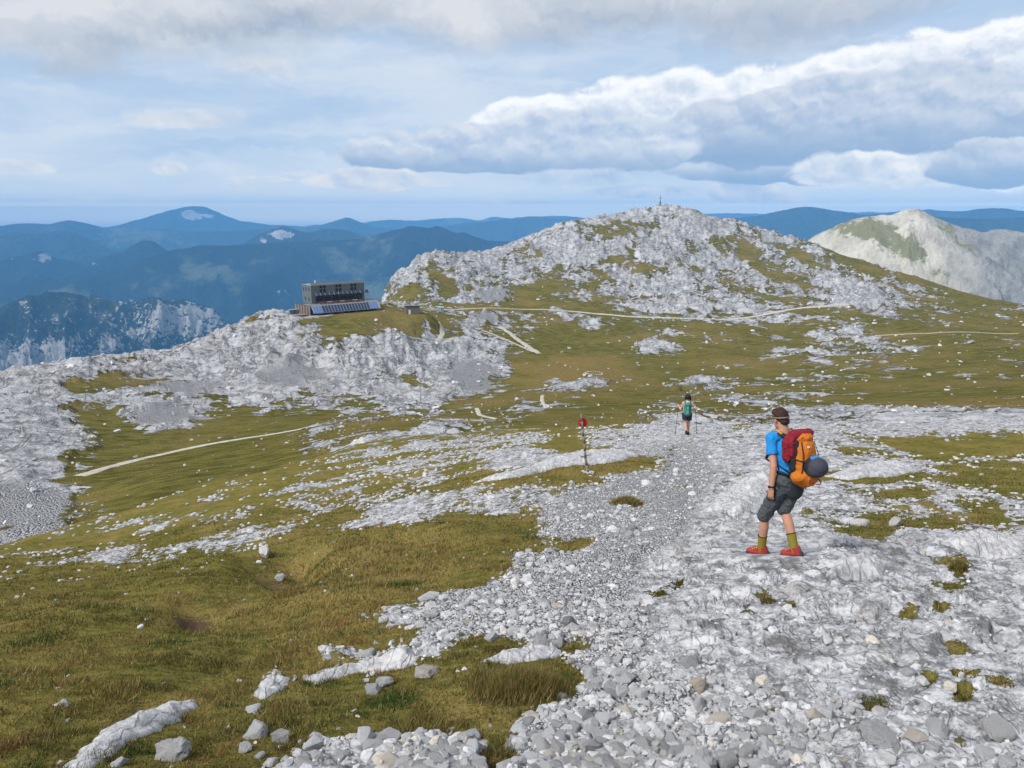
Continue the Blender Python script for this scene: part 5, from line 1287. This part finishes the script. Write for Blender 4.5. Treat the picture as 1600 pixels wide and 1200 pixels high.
# darker stretch panels on seat and outer thighs, a little proud of the cloth
v = Vol(); v.cap(P0 - Hd * .035 + V3((.03, 0, .04)), P0 - Hd * .035 + V3((.03, 0, -.12)), .140, .110, .66, Lf); v.cap(hipA + Lf * .022 + V3((0, 0, .0)), hipA.lerp(kneeA, .5) + Lf * .028, .085, .070, .9, Lf)
v.make('seat_panel', M_shortd, man, .009, 3)
for k_, a_k in ((kneeA, ankA), (kneeB, ankB)):
    v = Vol(); v.cap(k_.lerp(a_k, .62), a_k + V3((0, 0, -.03)), .056, .047, 1, Lf, (0, 1)); sk = v.make('sock', M_sock, man, .005, 1)
    v = Vol(); v.cap(k_.lerp(a_k, .605), k_.lerp(a_k, .635), .0575, .057, 1, Lf, (0, 0)); v.make('cuff', M_black, sk, .004, 1)
def shoe(ank, g, d_, tilt, par, sc_=1.0, ms=(M_shoe, M_sole, M_lace)):
    d_ = d_.normalized(); d_ = (d_ + Up * tilt).normalized(); s_ = d_.cross(Up).normalized(); u = s_.cross(d_)
    c0 = ank + V3((0, 0, -.055 * sc_)); P = lambda f, s, z: c0 + (d_ * f + s_ * s + u * z) * sc_
    v = Vol(); v.cap(P(-.05, 0, -.002), P(.145, 0, -.014), .043 * sc_, .045 * sc_, .85, s_); v.cap(P(-.045, 0, .0), P(-.02, 0, .072), .044 * sc_, .052 * sc_, 1, s_, (1, 0)); v.cap(P(0, 0, .045), P(.115, 0, .002), .046 * sc_, .036 * sc_, .9, s_)
    up_ = v.make('shoe', ms[0], par, .005 * sc_, 2)
    v = Vol(); v.cap(P(-.06, 0, -.038), P(.155, 0, -.040), .046 * sc_, .049 * sc_, .42, s_); v.cap(P(-.07, 0, -.02), P(-.055, 0, -.02), .040 * sc_, .040 * sc_, .7, s_); v.cap(P(.15, 0, -.034), P(.165, 0, -.03), .040 * sc_, .032 * sc_, .5, s_)
    v.make('sole', ms[1], up_, .005 * sc_, 1)
    v = Vol(); v.cap(P(.135, 0, -.020), P(.158, 0, -.020), .040 * sc_, .036 * sc_, .72, s_); v.cap(P(-.085, 0, -.02), P(-.075, 0, .01), .030 * sc_, .028 * sc_, 1, s_); v.make('toe_guard', ms[1], up_, .005 * sc_, 1)
    v = Vol()
    for k in range(4): v.cap(P(.022 + .026 * k, -.034, .068 - .013 * k), P(.034 + .026 * k, .034, .066 - .013 * k), .007, .007, seg=6)
    v.cap(P(.03, -.03, .048), P(.0, -.036, .03), .007, .006, seg=6)
    v.make('laces', ms[2], up_, .003, 0)
shoe(ankA, gA, V3((-.93, .36, 0)), -.06, man); shoe(ankB, gB, V3((-.80, .50, 0)), -.24, man)
v = Vol(); wd = (wrL - elL).normalized(); wc = elL.lerp(wrL, .93)
v.cap(wc - wd * .011, wc + wd * .011, .0345, .0335, 1, Lf, (0, 0)); v.ell(wc + V3((-.030, -.018, 0)), (.012, .018, .018)); v.make('wristwatch', M_black, man, .004, 1)

# ---- the pack
Bk = -Hd; pc = V3((.040, .060, 1.20)) + Bk * .262 + V3((.005, 0, .005))
pu = (Up + Bk * -.24).normalized(); pb_ = (Bk - pu * Bk.dot(pu)).normalized(); ps = pu.cross(pb_)     # ps: across the pack; sign fixed below
if ps.dot(Lf) < 0: ps = -ps                                                                        # towards his left, the side the camera sees
PR = Matrix((ps, pb_, pu)).transposed() if Matrix((ps, pb_, pu)).determinant() > 0 else Matrix((-ps, pb_, pu)).transposed()
def pp_(s_, b_, u): return pc + ps * s_ + pb_ * b_ + pu * u
pk = empty('backpack', mo, -az_man, 'orange and dark red hiking backpack on the back of the hiker in the blue shirt', 'backpack'); pk.scale = (MS,) * 3
v = Vol()
v.cap(pp_(0, .0, -.20), pp_(0, -.01, .18), .138, .125, .78, ps); v.cap(pp_(0, .05, -.17), pp_(0, .05, .10), .118, .105, .72, ps); v.ell(pp_(.015, .02, -.20), (.170, .135, .105), PR); v.cap(pp_(0, .05, -.18), pp_(0, .05, .12), .145, .125, .72, ps); v.ell(pp_(0, .01, .23), (.125, .115, .075), PR)
v.make('pack_bag', M_orange, pk, .007, 3, None, (.014, 9, 7))
v = Vol()
v.cap(pp_(.095, -.02, -.10), pp_(.085, .02, .17), .078, .07, .9, ps); v.ell(pp_(.06, -.06, .05), (.09, .06, .20), PR); v.make('side_panel', M_black, pk, .007, 3, None, (.010, 9, 9))
v = Vol(); v.ell(pp_(.0, -.03, .275), (.128, .115, .062), PR); v.cap(pp_(.10, .02, .27), pp_(-.10, .0, .28), .055, .06); v.make('top_lid', M_rope, pk, .007, 3, None, (.014, 12, 12))
# bundle hanging from the lid over the side: a folded strand of dark red cloth
for k, (o_s, o_b, ln, rr) in enumerate(((.165, -.075, .20, .036), (.178, -.020, .19, .036), (.160, .030, .15, .034), (.145, -.115, .19, .034), (.190, -.050, .17, .030))):
    v = Vol(); top = pp_(.10, o_b * .4, .295); a = pp_(o_s, o_b, .20); b = pp_(o_s - .005, o_b - .02, .20 - ln); v.cap(top, a, rr * .9, rr); v.cap(a, b, rr, rr * .95); v.make('cloth_fold', M_rope, pk, .005, 3, None, (.012, 22, 22))
hc_ = pp_(-.02, .205, -.085)
v = Vol(); v.ell(hc_, (.118, .112, .112)); v.ell(hc_ + V3((-.01, 0, -.03)), (.112, .108, .095)); v.make('helmet_bag', M_helmet, pk, .007, 2, None, (.006, 10, 10))
v = Vol(); v.ell(hc_ - pb_ * .055 + ps * .03, (.095, .095, .115)); v.make('net_pocket', M_black, pk, .007, 2, None, (.008, 20, 20))
v = Vol(); v.ell(hc_ + pu * .068 - pb_ * .02, (.075, .070, .055)); v.make('blue_cap', M_shirt, pk, .006, 2, None, (.008, 14, 14))
bm = bmesh.new(); box(bm, pp_(.035, .150, .14), (.030, .006, .022), PR); fin('emblem', bm, M_white, pk)
for sg in (-1, 1):
    bm = bmesh.new(); box(bm, pp_(.115 * sg, .075, -.01), (.022, .016, .03), PR); fin('buckle', bm, M_sole, pk)
bm = bmesh.new(); cyl(bm, pp_(-.085, .105, .245), pp_(.085, .105, .245), .004, None, 6); fin('zipper', bm, M_black, pk)
# seams, straps and buckles
def strap(name, pts, w, th, m, par, nrm=None):
    bm = bmesh.new(); pts = [V3(p) for p in pts]; rg = []
    for i, p in enumerate(pts):
        t_ = (pts[min(i + 1, len(pts) - 1)] - pts[max(i - 1, 0)]).normalized(); n_ = (p - (nrm if nrm is not None else pc)).normalized(); n_ = (n_ - t_ * n_.dot(t_)).normalized(); s_ = t_.cross(n_)
        rg.append([bm.verts.new(p + s_ * a * w / 2 + n_ * b * th) for a, b in ((-1, 0), (1, 0), (1, 1), (-1, 1))])
    for p, q_ in zip(rg[:-1], rg[1:]):
        for j in range(4): bm.faces.new((p[j], p[(j + 1) % 4], q_[(j + 1) % 4], q_[j]))
    bm.faces.new(rg[0][::-1]); bm.faces.new(rg[-1]); bmesh.ops.recalc_face_normals(bm, faces=bm.faces)
    return fin(name, bm, m, par, True)
for sg in (1, -1):
    base = neck + Lf * .095 * sg
    strap('shoulder_strap', [pp_(.05 * sg, -.10, .22), base - Hd * .075 + V3((0, 0, -.015)), base + V3((0, 0, .008)) + Lf * sg * .01, base + Hd * .075 + V3((0, 0, -.03)) + Lf * sg * .012, base + Hd * .10 + V3((0, 0, -.12)) + Lf * sg * .01, base + Hd * .095 + V3((0, 0, -.22)), base + Hd * .08 + Lf * .07 * sg + V3((0, 0, -.34)), pp_(.12 * sg, -.10, -.15)], .055, .012, M_black, pk, chest)
    strap('strap_trim', [base - Hd * .078 + V3((0, 0, .0)), base + V3((0, 0, .024)) + Lf * sg * .01, base + Hd * .05 + V3((0, 0, .006)) + Lf * sg * .01], .024, .004, M_strapo, pk, chest)
strap('hip_belt', [pp_(.10, -.10, -.21), waist + Lf * .175 + V3((0, 0, -.02)) - Hd * .05, waist + Lf * .175 + V3((0, 0, -.04)) + Hd * .03, waist + Lf * .11 + Hd * .12 + V3((0, 0, -.05))], .04, .01, M_black, pk, waist)
for a in (.115, -.115): strap('compression_strap', [pp_(a * 1.25, -.06, .02), pp_(a * 1.18, .06, .0), pp_(a * .8, .135, -.03)], .016, .006, M_black, pk)
strap('seam', [pp_(.085, .10, .20), pp_(.10, .135, .06), pp_(.112, .125, -.08), pp_(.118, .09, -.20)], .012, .005, M_black, pk)
strap('seam', [pp_(-.085, .10, .20), pp_(-.10, .135, .06), pp_(-.10, .13, -.05)], .012, .005, M_black, pk)
bm = bmesh.new(); pr = None
for i in range(13):
    a = pi * i / 12; q_ = pp_(-.02, .12 + .10 * sin(a) * .9, -.235) + ps * (.07 * cos(a)) - pu * .045 * sin(a)
    if pr is not None: cyl(bm, pr, q_, .006, None, 6)
    pr = q_
fin('cord_loop', bm, M_rope, pk, True)
bm = bmesh.new(); cyl(bm, pp_(.05, .06, -.26), pp_(.05, .07, -.35), .005, None, 6); fin('strap_end', bm, M_rope, pk)

# ---- the second walker, farther down, seen from behind
WO = FN.at(1072, 679.5); az_w = math.atan2(WO.x, WO.y)
wk = empty('person', WO, -az_w, 'distant dark haired walker in sleeveless top and black shorts, seen from behind', 'person')
RW = Matrix.Rotation(-az_w, 3, 'Z')
def gw(x, y): q_ = WO + RW @ V3((x, y, 0)); return FN.z(q_.x, q_.y) - WO.z
M_skin2 = plain('walker_skin', (.50, .29, .215), .6, .1, 14)  # lighter skin tone for the distant walker
M_hair2 = plain('dark_hair', (.020, .010, .009), .6, .4, 60)
M_top = plain('pale_blue_top', (.36, .50, .62), .8, .15, 14)
M_teal = plain('teal_pack', (.045, .165, .145), .75, .25, 14)
X1 = V3((1, 0, 0))
al, ar = V3((.0, -.16, gw(0, -.16) + .16)), V3((.075, .15, gw(.075, .15) + .09))
kl, kr = V3((-.055, .02, .50)), V3((.07, .12, .47)); hl, hr_ = V3((-.09, 0, .86)), V3((.09, 0, .86))
nk = V3((0, .03, 1.36)); s1, s2 = V3((-.17, .02, 1.30)), V3((.17, .02, 1.30)); e1, e2 = V3((-.255, .02, 1.03)), V3((.30, .03, 1.07)); w1, w2_ = V3((-.35, .16, 1.13)), V3((.285, .2, 1.20))
v = Vol(); v.ell((0, .02, 1.53), (.075, .09, .105)); v.ell((0, .07, 1.48), (.05, .055, .065)); v.cap((0, .105, 1.51), (0, .122, 1.485), .012, .014, seg=8); v.cap((0, .02, 1.45), nk, .052, .058); v.cap(nk, V3((0, .02, 1.2)), .10, .15, .6, X1); v.cap((0, .02, 1.2), (0, 0, 1.0), .15, .135, .62, X1); v.cap((0, 0, 1.0), (0, 0, .88), .14, .165, .68, X1)
v.cap(nk, s1, .05, .052); v.cap(nk, s2, .05, .052)
for h_, k_, a_ in ((hl, kl, al), (hr_, kr, ar)): v.cap(h_, k_, .09, .056); v.cap(k_, k_.lerp(a_, .35), .054, .058); v.cap(k_.lerp(a_, .35), a_, .056, .036); v.cap(a_, a_ + V3((0, .06, -.05)), .035, .035)
for s_, e_, w_ in ((s1, e1, w1), (s2, e2, w2_)): v.cap(s_, e_, .048, .040); v.cap(e_, w_, .040, .028)
hand(v, w1, V3((-.1, .5, .25)), V3((1, 0, 0)), V3((.2, 0, 1)), .95); hand(v, w2_, V3((.0, .5, .25)), V3((-1, 0, 0)), V3((-.2, 0, 1)), .95)
v.make('body', M_skin2, wk, .0085, 2, .6)
v = Vol(); v.ell((0, -.005, 1.56), (.118, .115, .115)); v.cap((-.06, 0, 1.50), (.06, 0, 1.50), .085, .085); v.cap((-.09, .0, 1.53), (-.10, .02, 1.44), .035, .03); v.cap((.09, .0, 1.53), (.10, .02, 1.44), .035, .03); v.cap((-.06, -.04, 1.46), (.06, -.04, 1.46), .055, .055); v.make('hair', M_hair2, wk, .008, 2, None, (.012, 40, 15))
v = Vol(); v.cap((-.05, .02, 1.33), (.05, .02, 1.33), .07, .07); v.cap((0, .02, 1.24), (0, 0, 1.0), .165, .155, .66, X1); v.cap((0, 0, 1.0), (0, 0, .84), .16, .185, .72, X1, (1, 0)); v.make('top', M_top, wk, .009, 2, None, (.012, 9, 8))
v = Vol(); v.cap((0, 0, .95), (0, 0, .86), .165, .18, .7, X1); v.cap(hl, hl.lerp(kl, .62), .112, .118, 1, X1, (1, 0)); v.cap(hr_, hr_.lerp(kr, .62), .112, .118, 1, X1, (1, 0)); v.make('shorts', M_shortd, wk, .009, 2)
for a_ in (al, ar): shoe(a_, 0, V3((.05, 1, 0)), -.35 if a_ is al else -.15, wk, .95, (M_sole, M_black, M_short))
v = Vol(); v.cap(e2.lerp(s2, .25), e2.lerp(w2_, .25), .055, .05); v.make('sleeve', M_white, wk, .008, 2)
bp = empty('backpack', WO, -az_w, 'teal backpack on the back of the distant walker', 'backpack')
v = Vol(); v.cap((.01, -.19, .98), (.01, -.16, 1.22), .165, .15, .62, X1); v.ell((.01, -.17, 1.28), (.14, .10, .07)); v.make('pack_bag', M_teal, bp, .009, 3, None, (.02, 9, 8))
v = Vol(); v.cap((.01, -.285, .98), (.01, -.265, 1.14), .085, .08, .4, X1); v.make('front_pocket', plain('light_teal', (.07, .25, .22), .75, .2, 14), bp, .008, 2)
for sx in (-.07, .09): strap('pack_strap', [(sx, -.25, 1.28), (sx * .6 + .01, -.30, 1.12), (sx * .9, -.295, .98)], .018, .008, M_black, bp, V3((0, 0, 1.1)))
for sx in (-1, 1): strap('shoulder_strap', [(.09 * sx, -.09, 1.27), (.10 * sx, -.02, 1.385), (.10 * sx, .07, 1.34), (.12 * sx, .12, 1.15), (.15 * sx, .02, 1.0)], .05, .012, M_teal, bp, V3((0, 0, 1.1)))
for sx, wv_, tip, lab in ((-1, w1, V3((-.43, .22, 0)), 'thin trekking pole in the left hand of the distant walker'), (1, w2_, V3((.42, .30, 0)), 'thin trekking pole in the right hand of the distant walker')):
    tp = empty('trekking_pole', WO, -az_w, lab, 'trekking pole')
    hnd = wv_ + V3((-.01 * sx * 0, .065, .03)); tip = V3((tip.x, tip.y, gw(tip.x, tip.y))); d_ = (hnd - tip).normalized()
    bm = bmesh.new(); cyl(bm, tip, hnd, .008, .010, 8); fin('shaft', bm, M_dark, tp)
    bm = bmesh.new(); cyl(bm, hnd - d_ * .05, hnd + d_ * .09, .017, .02, 10); fin('grip', bm, M_black, tp)
    bm = bmesh.new(); cyl(bm, tip + d_ * .06, tip + d_ * .075, .03, .03, 10); fin('basket', bm, M_black, tp)
